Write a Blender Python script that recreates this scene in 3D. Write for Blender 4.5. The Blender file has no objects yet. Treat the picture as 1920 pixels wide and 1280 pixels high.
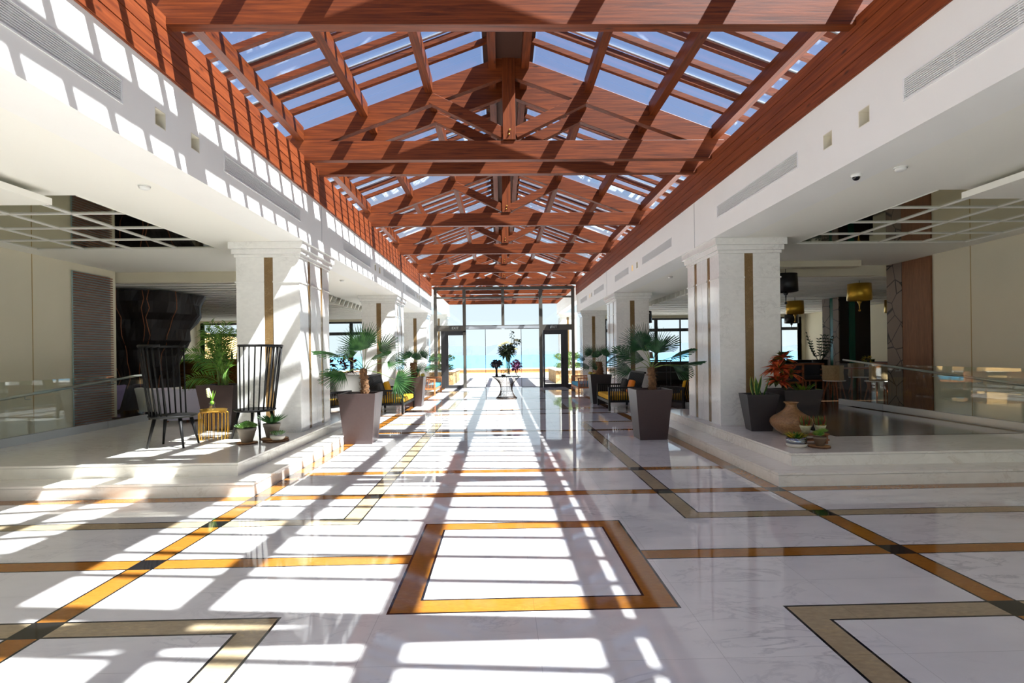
import bpy, bmesh, math, random
from math import sin, cos, pi, radians, atan2, sqrt
from mathutils import Vector, Matrix
random.seed(7)
S = bpy.context.scene
COL = S.collection

# ------------------------------------------------------------------ materials
MATS = {}
def _mat(name):
    m = bpy.data.materials.new(name); m.use_nodes = True
    nt = m.node_tree
    return m, nt, nt.nodes['Principled BSDF']
def hexc(r, g, b):
    f = lambda c: (c / 255 / 12.92) if c / 255 <= 0.04045 else ((c / 255 + 0.055) / 1.055) ** 2.4
    return (f(r), f(g), f(b), 1)
def plain(name, col, rough=0.5, metal=0.0, var=0.0, scale=6.0, bump=0.0, spec=None, trans=0.0, sheen=0.0):
    if name in MATS: return MATS[name]
    m, nt, b = _mat(name)
    b.inputs['Base Color'].default_value = col
    b.inputs['Roughness'].default_value = rough
    b.inputs['Metallic'].default_value = metal
    if spec is not None: b.inputs['Specular IOR Level'].default_value = spec
    if trans: b.inputs['Transmission Weight'].default_value = trans
    if var or bump:
        tc = nt.nodes.new('ShaderNodeTexCoord'); n = nt.nodes.new('ShaderNodeTexNoise')
        n.inputs['Scale'].default_value = scale; n.inputs['Detail'].default_value = 5
        nt.links.new(tc.outputs['Object'], n.inputs['Vector'])
        if var:
            r = nt.nodes.new('ShaderNodeValToRGB')
            r.color_ramp.elements[0].position = .3; r.color_ramp.elements[1].position = .7
            r.color_ramp.elements[0].color = tuple(c * (1 - var) for c in col[:3]) + (1,)
            r.color_ramp.elements[1].color = tuple(min(1, c * (1 + var)) for c in col[:3]) + (1,)
            nt.links.new(n.outputs['Fac'], r.inputs['Fac']); nt.links.new(r.outputs['Color'], b.inputs['Base Color'])
        if bump:
            bp = nt.nodes.new('ShaderNodeBump'); bp.inputs['Strength'].default_value = bump; bp.inputs['Distance'].default_value = .01
            nt.links.new(n.outputs['Fac'], bp.inputs['Height']); nt.links.new(bp.outputs['Normal'], b.inputs['Normal'])
    MATS[name] = m
    return m
def wood(name, dark, light, axis='x', rough=0.45, scale=1.0, knots=True, bump=.15):
    if name in MATS: return MATS[name]
    m, nt, b = _mat(name)
    N = nt.nodes.new; L = nt.links.new
    tc = N('ShaderNodeTexCoord'); mp = N('ShaderNodeMapping')
    sc = {'x': (.8, 22, 22), 'y': (22, .8, 22), 'z': (22, 22, .8)}[axis]
    mp.inputs['Scale'].default_value = tuple(c * scale for c in sc)
    L(tc.outputs['Object'], mp.inputs['Vector'])
    n = N('ShaderNodeTexNoise'); n.inputs['Scale'].default_value = 1.6; n.inputs['Detail'].default_value = 7; n.inputs['Roughness'].default_value = .65
    n.inputs['Distortion'].default_value = .6
    L(mp.outputs['Vector'], n.inputs['Vector'])
    r = N('ShaderNodeValToRGB'); e = r.color_ramp.elements
    e[0].position = .32; e[0].color = dark; e[1].position = .68; e[1].color = light
    L(n.outputs['Fac'], r.inputs['Fac'])
    # broad patches
    mp2 = N('ShaderNodeMapping'); mp2.inputs['Scale'].default_value = tuple(c * .12 * scale + .3 for c in sc)
    L(tc.outputs['Object'], mp2.inputs['Vector'])
    n2 = N('ShaderNodeTexNoise'); n2.inputs['Scale'].default_value = 1.0; n2.inputs['Detail'].default_value = 2
    L(mp2.outputs['Vector'], n2.inputs['Vector'])
    mr = N('ShaderNodeMapRange'); mr.inputs['To Min'].default_value = .72; mr.inputs['To Max'].default_value = 1.28
    L(n2.outputs['Fac'], mr.inputs['Value'])
    mx = N('ShaderNodeMix'); mx.data_type = 'RGBA'; mx.blend_type = 'MULTIPLY'; mx.inputs['Factor'].default_value = 1
    L(r.outputs['Color'], mx.inputs['A']); L(mr.outputs['Result'], mx.inputs['B'])
    out = mx.outputs['Result']
    if knots:
        mp3 = N('ShaderNodeMapping')
        mp3.inputs['Scale'].default_value = {'x': (1.6, 5, 5), 'y': (5, 1.6, 5), 'z': (5, 5, 1.6)}[axis]
        L(tc.outputs['Object'], mp3.inputs['Vector'])
        v = N('ShaderNodeTexVoronoi'); v.inputs['Scale'].default_value = 1.3
        L(mp3.outputs['Vector'], v.inputs['Vector'])
        k = N('ShaderNodeMapRange'); k.inputs['From Min'].default_value = .05; k.inputs['From Max'].default_value = .13
        k.inputs['To Min'].default_value = .35; k.inputs['To Max'].default_value = 1
        L(v.outputs['Distance'], k.inputs['Value'])
        m2 = N('ShaderNodeMix'); m2.data_type = 'RGBA'; m2.blend_type = 'MULTIPLY'; m2.inputs['Factor'].default_value = 1
        L(out, m2.inputs['A']); L(k.outputs['Result'], m2.inputs['B']); out = m2.outputs['Result']
    L(out, b.inputs['Base Color'])
    b.inputs['Roughness'].default_value = rough; b.inputs['Specular IOR Level'].default_value = .35
    bp = N('ShaderNodeBump'); bp.inputs['Strength'].default_value = bump; bp.inputs['Distance'].default_value = .006
    L(n.outputs['Fac'], bp.inputs['Height']); L(bp.outputs['Normal'], b.inputs['Normal'])
    MATS[name] = m
    return m
def marble(name, base, vein, rough=0.06, scale=1.0, amount=.5, cloud=.06, spec=.5, tile=0.0):
    if name in MATS: return MATS[name]
    m, nt, b = _mat(name)
    N = nt.nodes.new; L = nt.links.new
    tc = N('ShaderNodeTexCoord'); mp = N('ShaderNodeMapping'); mp.inputs['Rotation'].default_value = (.2, .3, .6)
    mp.inputs['Scale'].default_value = (1.0 * scale, 2.2 * scale, 1.6 * scale)
    L(tc.outputs['Object'], mp.inputs['Vector'])
    vec = mp.outputs['Vector']
    n = N('ShaderNodeTexNoise'); n.inputs['Scale'].default_value = 1.7; n.inputs['Detail'].default_value = 9; n.inputs['Roughness'].default_value = .62
    n.inputs['Distortion'].default_value = 1.3
    L(vec, n.inputs['Vector'])
    a = N('ShaderNodeMath'); a.operation = 'SUBTRACT'; a.inputs[1].default_value = .5; L(n.outputs['Fac'], a.inputs[0])
    ab = N('ShaderNodeMath'); ab.operation = 'ABSOLUTE'; L(a.outputs[0], ab.inputs[0])
    mr = N('ShaderNodeMapRange'); mr.inputs['From Min'].default_value = 0; mr.inputs['From Max'].default_value = .035
    mr.inputs['To Min'].default_value = 1; mr.inputs['To Max'].default_value = 0
    L(ab.outputs[0], mr.inputs['Value'])
    n2 = N('ShaderNodeTexNoise'); n2.inputs['Scale'].default_value = 1.1 * scale; n2.inputs['Detail'].default_value = 4
    L(tc.outputs['Object'], n2.inputs['Vector'])
    mr2 = N('ShaderNodeMapRange'); mr2.inputs['From Min'].default_value = .45; mr2.inputs['From Max'].default_value = .75
    mr2.inputs['To Min'].default_value = 0; mr2.inputs['To Max'].default_value = amount
    L(n2.outputs['Fac'], mr2.inputs['Value'])
    mu = N('ShaderNodeMath'); mu.operation = 'MULTIPLY'; L(mr.outputs['Result'], mu.inputs[0]); L(mr2.outputs['Result'], mu.inputs[1])
    mx = N('ShaderNodeMix'); mx.data_type = 'RGBA'; mx.inputs['A'].default_value = base; mx.inputs['B'].default_value = vein
    L(mu.outputs[0], mx.inputs['Factor'])
    n3 = N('ShaderNodeTexNoise'); n3.inputs['Scale'].default_value = 2.6 * scale; n3.inputs['Detail'].default_value = 6
    L(vec, n3.inputs['Vector'])
    mr3 = N('ShaderNodeMapRange'); mr3.inputs['From Min'].default_value = .3; mr3.inputs['From Max'].default_value = .7
    mr3.inputs['To Min'].default_value = 1 - cloud; mr3.inputs['To Max'].default_value = 1 + cloud * .6
    L(n3.outputs['Fac'], mr3.inputs['Value'])
    mx2 = N('ShaderNodeMix'); mx2.data_type = 'RGBA'; mx2.blend_type = 'MULTIPLY'; mx2.inputs['Factor'].default_value = 1
    L(mx.outputs['Result'], mx2.inputs['A']); L(mr3.outputs['Result'], mx2.inputs['B'])
    out = mx2.outputs['Result']
    if tile:
        br = N('ShaderNodeTexBrick'); br.offset = 0; br.inputs['Scale'].default_value = 1; br.inputs['Mortar Size'].default_value = .0016
        br.inputs['Brick Width'].default_value = tile; br.inputs['Row Height'].default_value = tile
        br.inputs['Color1'].default_value = (1, 1, 1, 1); br.inputs['Color2'].default_value = (.955, .955, .965, 1); br.inputs['Mortar'].default_value = (.72, .72, .72, 1)
        L(tc.outputs['Object'], br.inputs['Vector'])
        m3 = N('ShaderNodeMix'); m3.data_type = 'RGBA'; m3.blend_type = 'MULTIPLY'; m3.inputs['Factor'].default_value = 1
        L(out, m3.inputs['A']); L(br.outputs['Color'], m3.inputs['B']); out = m3.outputs['Result']
    L(out, b.inputs['Base Color'])
    b.inputs['Roughness'].default_value = rough
    b.inputs['Specular IOR Level'].default_value = spec
    MATS[name] = m
    return m
def glass(name, tint=(1, 1, 1, 1), refl=1.0, base=.0):
    if name in MATS: return MATS[name]
    m, nt, b = _mat(name); nt.nodes.remove(b)
    N = nt.nodes.new; L = nt.links.new
    o = nt.nodes['Material Output']
    t = N('ShaderNodeBsdfTransparent'); t.inputs['Color'].default_value = tint
    g = N('ShaderNodeBsdfGlossy'); g.inputs['Roughness'].default_value = .0
    f = N('ShaderNodeLayerWeight'); f.inputs['Blend'].default_value = .5
    pw = N('ShaderNodeMath'); pw.operation = 'POWER'; pw.inputs[1].default_value = 5; L(f.outputs['Facing'], pw.inputs[0])
    mu = N('ShaderNodeMath'); mu.operation = 'MULTIPLY_ADD'; mu.inputs[1].default_value = .9 * refl; mu.inputs[2].default_value = .03 * refl + base
    mu.use_clamp = True
    L(pw.outputs[0], mu.inputs[0])
    mx = N('ShaderNodeMixShader'); L(mu.outputs[0], mx.inputs[0]); L(t.outputs[0], mx.inputs[1]); L(g.outputs[0], mx.inputs[2])
    L(mx.outputs[0], o.inputs['Surface'])
    MATS[name] = m
    return m
def leafmat(name, col, col2=None, rough=.4, tr=.35):
    if name in MATS: return MATS[name]
    m, nt, b = _mat(name)
    N = nt.nodes.new; L = nt.links.new
    tc = N('ShaderNodeTexCoord'); n = N('ShaderNodeTexNoise'); n.inputs['Scale'].default_value = 9; n.inputs['Detail'].default_value = 2
    L(tc.outputs['Object'], n.inputs['Vector'])
    r = N('ShaderNodeValToRGB'); r.color_ramp.elements[0].position = .35; r.color_ramp.elements[1].position = .65
    r.color_ramp.elements[0].color = col; r.color_ramp.elements[1].color = col2 or tuple(min(1, c * 1.6) for c in col[:3]) + (1,)
    L(n.outputs['Fac'], r.inputs['Fac']); L(r.outputs['Color'], b.inputs['Base Color'])
    b.inputs['Roughness'].default_value = rough
    t = N('ShaderNodeBsdfTranslucent'); L(r.outputs['Color'], t.inputs['Color'])
    mx = N('ShaderNodeMixShader'); mx.inputs[0].default_value = tr
    L(b.outputs[0], mx.inputs[1]); L(t.outputs[0], mx.inputs[2]); L(mx.outputs[0], nt.nodes['Material Output'].inputs['Surface'])
    MATS[name] = m
    return m
def emit(name, col, strength):
    m, nt, b = _mat(name)
    b.inputs['Base Color'].default_value = col
    b.inputs['Emission Color'].default_value = col; b.inputs['Emission Strength'].default_value = strength
    return m

W_D, W_L = hexc(66, 25, 7), hexc(126, 60, 22)
WX = wood('timber_x', W_D, W_L, 'x'); WY = wood('timber_y', W_D, W_L, 'y'); WZ = wood('timber_z', W_D, W_L, 'z')
WPAN = wood('cladding', hexc(98, 40, 14), hexc(142, 70, 32), 'y', rough=.55)
WHITE = plain('white_plaster', hexc(238, 237, 232), .6, var=.015, scale=2)
CEIL = plain('ceiling_paint', hexc(240, 238, 228), .7)
CREAM = plain('cream_wall', hexc(222, 214, 190), .75, var=.02, scale=1.5)
FLOORW = marble('floor_marble', hexc(236, 234, 231), hexc(120, 122, 130), .035, 1.0, .6, .05, tile=.9)
STEPM = marble('step_marble', hexc(236, 232, 222), hexc(170, 150, 120), .1, 1.6, .45, .05)
PILM = marble('pillar_marble', hexc(232, 231, 226), hexc(160, 158, 152), .1, 2.2, .42, .05)
ORNG = marble('ochre_stone', hexc(164, 106, 40), hexc(190, 138, 70), .06, 3, .5, .12, tile=.9)
TAUP = marble('taupe_stone', hexc(178, 160, 128), hexc(206, 180, 130), .06, 3, .9, .14, tile=.9)
BLKS = plain('black_stone', hexc(26, 25, 26), .05)
GOLDS = marble('gold_stone', hexc(124, 98, 62), hexc(170, 144, 106), .1, 5, .8, .2)
DARKW = wood('dark_floor_wood', hexc(46, 34, 26), hexc(86, 66, 50), 'x', .12, .5, False, .05)
FRAME = plain('window_frame_metal', hexc(92, 88, 80), .4, .3)
FRAMED = plain('dark_frame_metal', hexc(56, 56, 58), .4, .3)
ALU = plain('aluminium', hexc(190, 196, 200), .3, .55)
GLASSR = glass('roof_glass', (.93, .96, 1, 1), .9, .02)
GLASSW = glass('window_glass', (.97, .99, .99, 1), 1.0)
GLASSB = glass('balustrade_glass', (.93, .965, .95, 1), 1.5, .02)
PLANT = plain('planter_brown', hexc(66, 50, 48), .35, .0, var=.06, scale=30)
PLANTK = plain('planter_dark', hexc(48, 42, 42), .4, var=.05, scale=20)
SOIL = plain('soil', hexc(52, 38, 28), .95, var=.3, scale=40, bump=.6)
BLACKW = plain('black_lacquer', hexc(16, 15, 15), .5, spec=.3)
BRASS = plain('brass', hexc(198, 156, 70), .28, .9)
YEL = plain('yellow_fabric', hexc(216, 164, 22), .85, var=.06, scale=25)
BLUEF = plain('blue_fabric', hexc(70, 160, 190), .85, var=.06, scale=25)
GREYF = plain('dark_grey_fabric', hexc(58, 56, 54), .9, var=.08, scale=25)
LILAC = plain('lilac_upholstery', hexc(196, 190, 208), .7)
TEAK = wood('teak', hexc(170, 98, 56), hexc(214, 142, 92), 'x', .45, 1, False)
PALMG = leafmat('palm_green', hexc(42, 84, 44), hexc(84, 132, 70), .35, .35)
PALMD = leafmat('palm_dark', hexc(26, 62, 38), hexc(56, 100, 58), .3, .25)
STEMG = leafmat('petiole_green', hexc(108, 136, 62), hexc(140, 160, 84), .4, .15)
FIBRE = plain('palm_fibre', hexc(112, 80, 52), .95, var=.4, scale=24, bump=1)

# ------------------------------------------------------------------ mesh builder
class MB:
    def __init__(s): s.v = []; s.f = []; s.m = []; s.sm = []
    def add(s, vs, fs, mi=0, smooth=False):
        k = len(s.v); s.v += [tuple(v) for v in vs]
        for f in fs: s.f.append([k + i for i in f]); s.m.append(mi); s.sm.append(smooth)
        return s
    def box(s, x0, x1, y0, y1, z0, z1, mi=0):
        return s.hexa([(x0, y0, z0), (x1, y0, z0), (x1, y1, z0), (x0, y1, z0), (x0, y0, z1), (x1, y0, z1), (x1, y1, z1), (x0, y1, z1)], mi)
    def hexa(s, p, mi=0):
        return s.add(p, [(0, 3, 2, 1), (4, 5, 6, 7), (0, 1, 5, 4), (1, 2, 6, 5), (2, 3, 7, 6), (3, 0, 4, 7)], mi)
    def cbox(s, c, sz, rz=0, mi=0, rx=0, ry=0):
        M = Matrix.Rotation(rz, 3, 'Z') @ Matrix.Rotation(ry, 3, 'Y') @ Matrix.Rotation(rx, 3, 'X')
        P = []
        for k in (-.5, .5):
            for a, b in ((-.5, -.5), (.5, -.5), (.5, .5), (-.5, .5)):
                P.append(Vector(c) + M @ Vector((a * sz[0], b * sz[1], k * sz[2])))
        return s.hexa(P, mi)
    def prism(s, poly, axis, a0, a1, mi=0):
        """poly in the other two axes, extruded along axis"""
        def P(u, v, a): return {'y': (u, a, v), 'x': (a, u, v), 'z': (u, v, a)}[axis]
        n = len(poly)
        vs = [P(u, v, a0) for u, v in poly] + [P(u, v, a1) for u, v in poly]
        fs = [tuple(range(n))[::-1], tuple(range(n, 2 * n))] + [(i, (i + 1) % n, n + (i + 1) % n, n + i) for i in range(n)]
        return s.add(vs, fs, mi)
    def tube(s, path, r, n=8, cap=True, mi=0, smooth=True):
        path = [Vector(p) for p in path]
        if not isinstance(r, (list, tuple)): r = [r] * len(path)
        rings = []; up = None
        for i, p in enumerate(path):
            d = (path[min(i + 1, len(path) - 1)] - path[max(i - 1, 0)])
            if d.length < 1e-9: d = Vector((0, 0, 1))
            d.normalize()
            if up is None: up = Vector((0, 0, 1)) if abs(d.z) < .9 else Vector((1, 0, 0))
            x = d.cross(up)
            if x.length < 1e-6: x = d.cross(Vector((0, 1, 0)))
            x.normalize(); up = x.cross(d).normalized()
            rings.append([p + (x * cos(2 * pi * k / n) + up * sin(2 * pi * k / n)) * r[i] for k in range(n)])
        vs = [v for rg in rings for v in rg]; fs = []
        for i in range(len(rings) - 1):
            for k in range(n):
                fs.append((i * n + k, i * n + (k + 1) % n, (i + 1) * n + (k + 1) % n, (i + 1) * n + k))
        s.add(vs, fs, mi, smooth)
        if cap:
            k = len(s.v) - len(vs)
            s.f.append([k + i for i in range(n)][::-1]); s.m.append(mi); s.sm.append(False)
            k2 = k + (len(rings) - 1) * n
            s.f.append([k2 + i for i in range(n)]); s.m.append(mi); s.sm.append(False)
        return s
    def lathe(s, prof, c=(0, 0, 0), n=24, mi=0, smooth=True, wob=None, a0=0, a1=2 * pi):
        full = abs(a1 - a0 - 2 * pi) < 1e-6
        m = n if full else n + 1
        vs = []
        for (r, z) in prof:
            for k in range(m):
                a = a0 + (a1 - a0) * k / n
                rr = r * (wob(a, z) if wob else 1)
                vs.append((c[0] + rr * cos(a), c[1] + rr * sin(a), c[2] + z))
        fs = []
        for i in range(len(prof) - 1):
            for k in range(n):
                k2 = (k + 1) % m
                fs.append((i * m + k, i * m + k2, (i + 1) * m + k2, (i + 1) * m + k))
        return s.add(vs, fs, mi, smooth)
    def disc(s, c, r, n=24, mi=0):
        return s.add([(c[0] + r * cos(2 * pi * k / n), c[1] + r * sin(2 * pi * k / n), c[2]) for k in range(n)], [tuple(range(n))], mi)
    def blob(s, c, r, mi=0, n=8, m=5):
        if not isinstance(r, (tuple, list)): r = (r, r, r)
        vs = [(c[0], c[1], c[2] - r[2])]
        for i in range(1, m):
            t = pi * i / m
            for k in range(n):
                a = 2 * pi * k / n
                vs.append((c[0] + r[0] * sin(t) * cos(a), c[1] + r[1] * sin(t) * sin(a), c[2] - r[2] * cos(t)))
        vs.append((c[0], c[1], c[2] + r[2])); e = len(vs) - 1
        fs = [(0, 1 + (k + 1) % n, 1 + k) for k in range(n)]
        for i in range(m - 2):
            for k in range(n):
                a = 1 + i * n; fs.append((a + k, a + (k + 1) % n, a + n + (k + 1) % n, a + n + k))
        a = 1 + (m - 2) * n
        fs += [(a + k, a + (k + 1) % n, e) for k in range(n)]
        return s.add(vs, fs, mi, True)
    def leaf(s, p, d, L, w, nrm=None, bend=0.0, mi=0, seg=3, fold=.25, wide=.4):
        """a pointed blade from p along d"""
        p = Vector(p); d = Vector(d).normalized(); up = Vector(nrm) if nrm is not None else Vector((0, 0, 1))
        x = d.cross(up)
        if x.length < 1e-5: x = d.cross(Vector((1, 0, 0)))
        x.normalize(); u = x.cross(d).normalized()
        vs = []; k = len(s.v)
        for i in range(seg + 1):
            t = i / seg
            c = p + d * (L * t) - Vector((0, 0, 1)) * (bend * L * t * t)
            hw = w * .5 * ((t / wide) ** .6 if t < wide else max(0, 1 - (t - wide) / (1 - wide)) ** .8)
            hw = max(hw, .0006)
            vs += [c - x * hw + u * hw * fold, c - u * hw * fold * .5, c + x * hw + u * hw * fold]
        fs = []
        for i in range(seg):
            a = i * 3
            fs += [(a, a + 1, a + 4, a + 3), (a + 1, a + 2, a + 5, a + 4)]
        return s.add(vs, fs, mi, False)
    def build(s, name, mats, parent=None, loc=(0, 0, 0), rz=0, bevel=0):
        me = bpy.data.meshes.new(name); me.from_pydata(s.v, [], s.f)
        if not isinstance(mats, (list, tuple)): mats = [mats]
        for m in mats: me.materials.append(m)
        me.polygons.foreach_set('material_index', s.m)
        me.polygons.foreach_set('use_smooth', s.sm)
        bm = bmesh.new(); bm.from_mesh(me); bmesh.ops.recalc_face_normals(bm, faces=bm.faces)
        bm.to_mesh(me); bm.free()
        me.update()
        o = bpy.data.objects.new(name, me); COL.objects.link(o)
        o.location = loc; o.rotation_euler = (0, 0, rz)
        if parent is not None: o.parent = parent
        if bevel:
            b = o.modifiers.new('bevel', 'BEVEL'); b.width = bevel; b.segments = 2; b.limit_method = 'ANGLE'
        return o
def tag(o, label=None, cat=None, group=None, kind=None):
    if label: o['label'] = label
    if cat: o['category'] = cat
    if group: o['group'] = group
    if kind: o['kind'] = kind
    return o
def thing(name, label, cat, loc=(0, 0, 0), rz=0, group=None, scale=1):
    o = bpy.data.objects.new(name, None); COL.objects.link(o); o.empty_display_size = .1
    o.location = loc; o.rotation_euler = (0, 0, rz); o.scale = (scale,) * 3
    return tag(o, label, cat, group)
KIDS = {}
def dup(root, loc, rz=0, label=None, group=None, scale=None):
    r = root.copy(); COL.objects.link(r); r.location = loc; r.rotation_euler = (0, 0, rz)
    if scale: r.scale = (scale,) * 3
    if label: r['label'] = label
    if group: r['group'] = group
    def rec(a, b):
        for ch in [x for x in bpy.data.objects if x.parent == a]:
            c = ch.copy(); COL.objects.link(c); c.parent = b; rec(ch, c)
    rec(root, r)
    return r
def struct(name, mb, mats, label=None, bevel=0):
    o = mb.build(name, mats, bevel=bevel); o['kind'] = 'structure'
    if label: o['label'] = label
    return o
SIDE = {-1: 'left', 1: 'right'}
ORD = ['first', 'second', 'third', 'fourth', 'fifth', 'sixth', 'seventh', 'eighth', 'ninth', 'tenth', 'eleventh', 'twelfth']

# ------------------------------------------------------------------ camera and light
cam = bpy.data.cameras.new('camera'); co = bpy.data.objects.new('camera', cam); COL.objects.link(co)
cam.sensor_width = 36; cam.lens = 1044 / 1920 * 36; cam.shift_x = -2 / 1920; cam.shift_y = 23.3 / 1920
cam.clip_start = .05; cam.clip_end = 20000
yaw, roll = .022, .0128
F = Vector((sin(yaw), cos(yaw), 0)); R0 = Vector((cos(yaw), -sin(yaw), 0)); U0 = Vector((0, 0, 1))
R = R0 * cos(roll) - U0 * sin(roll); U = R0 * sin(roll) + U0 * cos(roll)
co.matrix_world = Matrix(((R.x, U.x, -F.x, -.178), (R.y, U.y, -F.y, 0), (R.z, U.z, -F.z, 1.5), (0, 0, 0, 1)))
S.camera = co

SUNDIR = Vector((-.575, .30, -1)).normalized()
sl = bpy.data.lights.new('sun', 'SUN'); sl.energy = 17; sl.angle = radians(.6); sl.color = (1, .97, .91)
so = bpy.data.objects.new('sun', sl); COL.objects.link(so); so.location = (6, -4, 12)
so.rotation_euler = SUNDIR.to_track_quat('-Z', 'Y').to_euler()

w = bpy.data.worlds.new('world'); S.world = w; w.use_nodes = True
nt = w.node_tree; bg = nt.nodes['Background']
tc = nt.nodes.new('ShaderNodeTexCoord'); sp = nt.nodes.new('ShaderNodeSeparateXYZ'); rp = nt.nodes.new('ShaderNodeValToRGB')
nt.links.new(tc.outputs['Generated'], sp.inputs[0]); nt.links.new(sp.outputs['Z'], rp.inputs['Fac'])
e = rp.color_ramp.elements
e[0].position = 0; e[0].color = (.98, 1.12, 1.18, 1)
e[1].position = 1; e[1].color = (.20, .31, .62, 1)
x = e.new(.12); x.color = (.92, 1.07, 1.16, 1)
x = e.new(.32); x.color = (.38, .54, .84, 1)
x = e.new(.6); x.color = (.25, .37, .70, 1)
mpc = nt.nodes.new('ShaderNodeMapping'); mpc.inputs['Scale'].default_value = (1.2, 1.2, 3.2)
nt.links.new(tc.outputs['Generated'], mpc.inputs['Vector'])
cn = nt.nodes.new('ShaderNodeTexNoise'); cn.inputs['Scale'].default_value = 1.6; cn.inputs['Detail'].default_value = 6
nt.links.new(mpc.outputs['Vector'], cn.inputs['Vector'])
cr = nt.nodes.new('ShaderNodeMapRange'); cr.inputs['From Min'].default_value = .55; cr.inputs['From Max'].default_value = .8; cr.inputs['To Max'].default_value = .5
nt.links.new(cn.outputs['Fac'], cr.inputs['Value'])
cm = nt.nodes.new('ShaderNodeMix'); cm.data_type = 'RGBA'; cm.inputs['B'].default_value = (.9, .94, 1, 1)
nt.links.new(cr.outputs['Result'], cm.inputs['Factor']); nt.links.new(rp.outputs['Color'], cm.inputs['A'])
nt.links.new(cm.outputs['Result'], bg.inputs['Color'])
bg.inputs['Strength'].default_value = .70

S.view_settings.view_transform = 'Standard'; S.view_settings.look = 'None'; S.view_settings.gamma = 1
S.view_settings.exposure = 0.42
S.cycles.max_bounces = 8; S.cycles.diffuse_bounces = 5; S.cycles.glossy_bounces = 4; S.cycles.transparent_max_bounces = 40
S.cycles.transmission_bounces = 6; S.cycles.caustics_reflective = False; S.cycles.caustics_refractive = False
S.cycles.use_denoising = True; S.cycles.sample_clamp_indirect = 6

# ------------------------------------------------------------------ floor
XB = 2.77; SQ = .862; HW = .095; LN = .016
WALLX = 8.2; YB = -5.0; YD = 24.9
bands = []   # (x0,x1,y0,y1,matindex)  later ones win
def band(x0, x1, y0, y1, mi, along=None):
    bands.append((x0, x1, y0, y1, 3))
    if along == 'x': bands.append((x0, x1, y0 + LN, y1 - LN, mi))
    elif along == 'y': bands.append((x0 + LN, x1 - LN, y0, y1, mi))
    else: bands.append((x0 + LN, x1 - LN, y0 + LN, y1 - LN, mi))
def ring(x0, x1, y0, y1, mi, inner=0, wd=2 * HW):
    bands.append((x0, x1, y0, y1, 3)); bands.append((x0 + LN, x1 - LN, y0 + LN, y1 - LN, mi))
    bands.append((x0 + wd - LN, x1 - wd + LN, y0 + wd - LN, y1 - wd + LN, 3)); bands.append((x0 + wd, x1 - wd, y0 + wd, y1 - wd, inner))
jun = []
def junction(x, y): jun.append((x - HW - LN * 0, x + HW, y - HW, y + HW, 3))
for s in (-1, 1):
    a, b = sorted((s * 1.46, s * 9.5))
    ring(a, b, 1.2, 3.24, 2)                      # near taupe frame
    ring(a, b, 4.98, 12.2, 2)                     # far taupe frame
    ring(a, b, 13.0 + 2.2, 22.4, 2)
ring(-SQ, SQ, 3.24, 3.24 + 2 * SQ, 1)
# transverse ochre bands
for s in (-1, 1):
    a, b = sorted((s * SQ, s * WALLX)); band(a, b, 4.11 - HW, 4.11 + HW, 1, 'x')
for y in (5.97, 7.15):
    band(-WALLX if y < 6 else -XB, WALLX if y < 6 else XB, y - HW, y + HW, 1, 'x')
for y in (10.8, 13.9, 15.0, 18.6, 22.6):
    band(-5, 5, y - HW, y + HW, 1, 'x')
bands.append((-XB, XB, 9.88, 9.9, 3))
for s in (-1, 1):
    band(s * XB - HW, s * XB + HW, YB, YD, 1, 'y')
    for y in (3.145, 4.11, 5.075, 5.97, 7.15, 10.8, 13.9, 15.0, 18.6, 22.6): junction(s * XB, y)
    for y in (5.97, 7.15, 10.8, 18.6): junction(s * 1.555, y)
allb = bands + jun
XE = 9.0
xs = sorted({-XE, XE} | {round(v, 4) for b in allb for v in b[:2] if -XE < v < XE})
ys = sorted({YB, 25.4} | {round(v, 4) for b in allb for v in b[2:4] if YB < v < 25.4})
mb = MB(); idx = {}
for j, y in enumerate(ys):
    for i, x_ in enumerate(xs): idx[i, j] = len(mb.v); mb.v.append((x_, y, 0))
for j in range(len(ys) - 1):
    for i in range(len(xs) - 1):
        cx, cy = (xs[i] + xs[i + 1]) / 2, (ys[j] + ys[j + 1]) / 2; mi = 0
        for b in allb:
            if b[0] < cx < b[1] and b[2] < cy < b[3]: mi = b[4]
        mb.f.append([idx[i, j], idx[i + 1, j], idx[i + 1, j + 1], idx[i, j + 1]]); mb.m.append(mi); mb.sm.append(False)
mb.box(-XE, XE, YB, 25.4, -.2, -.001, 0)
struct('floor', mb, [FLOORW, ORNG, TAUP, BLKS], 'polished white marble floor with ochre, taupe and black inlaid bands')

# ------------------------------------------------------------------ platforms with two steps
YP0, YP1 = 6.07, 12.2
def nosed(mb, x0, x1, y0, y1, z0, z1):
    mb.box(x0, x1, y0, y1, z0, z1 - .03)
    e = .008
    mb.box(x0 - e, x1 + e, y0 - e, y1 + e, z1 - .024, z1)
    mb.box(x0 + .014, x1 - .014, y0 + .014, y1 - .014, z1 - .03, z1 - .024)
for s in (-1, 1):
    mb = MB()
    a, b = sorted((s * 2.865, s * WALLX)); 
    nosed(mb, a, b, YP0, YP1, 0, .15)
    a, b = sorted((s * 3.2, s * 7.1))
    nosed(mb, a, b, 6.43, 11.6, .15, .3)
    struct('floor_platform_' + SIDE[s], mb, [STEPM], 'raised marble platform with two steps on the %s' % SIDE[s])
# lounge floors
mb = MB(); mb.box(4.45, 7.1, 7.62, 11.62, .3, .304); mb.box(4.45, 13.6, 11.6, YD, .0, .304)
struct('floor_lounge_right', mb, [DARKW], 'dark wooden lounge floor on the right')
mb = MB(); mb.box(-13.6, -5.2, 11.6, YD, .0, .304)
struct('floor_lounge_left', mb, [DARKW], 'dark wooden lounge floor on the left')

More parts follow.
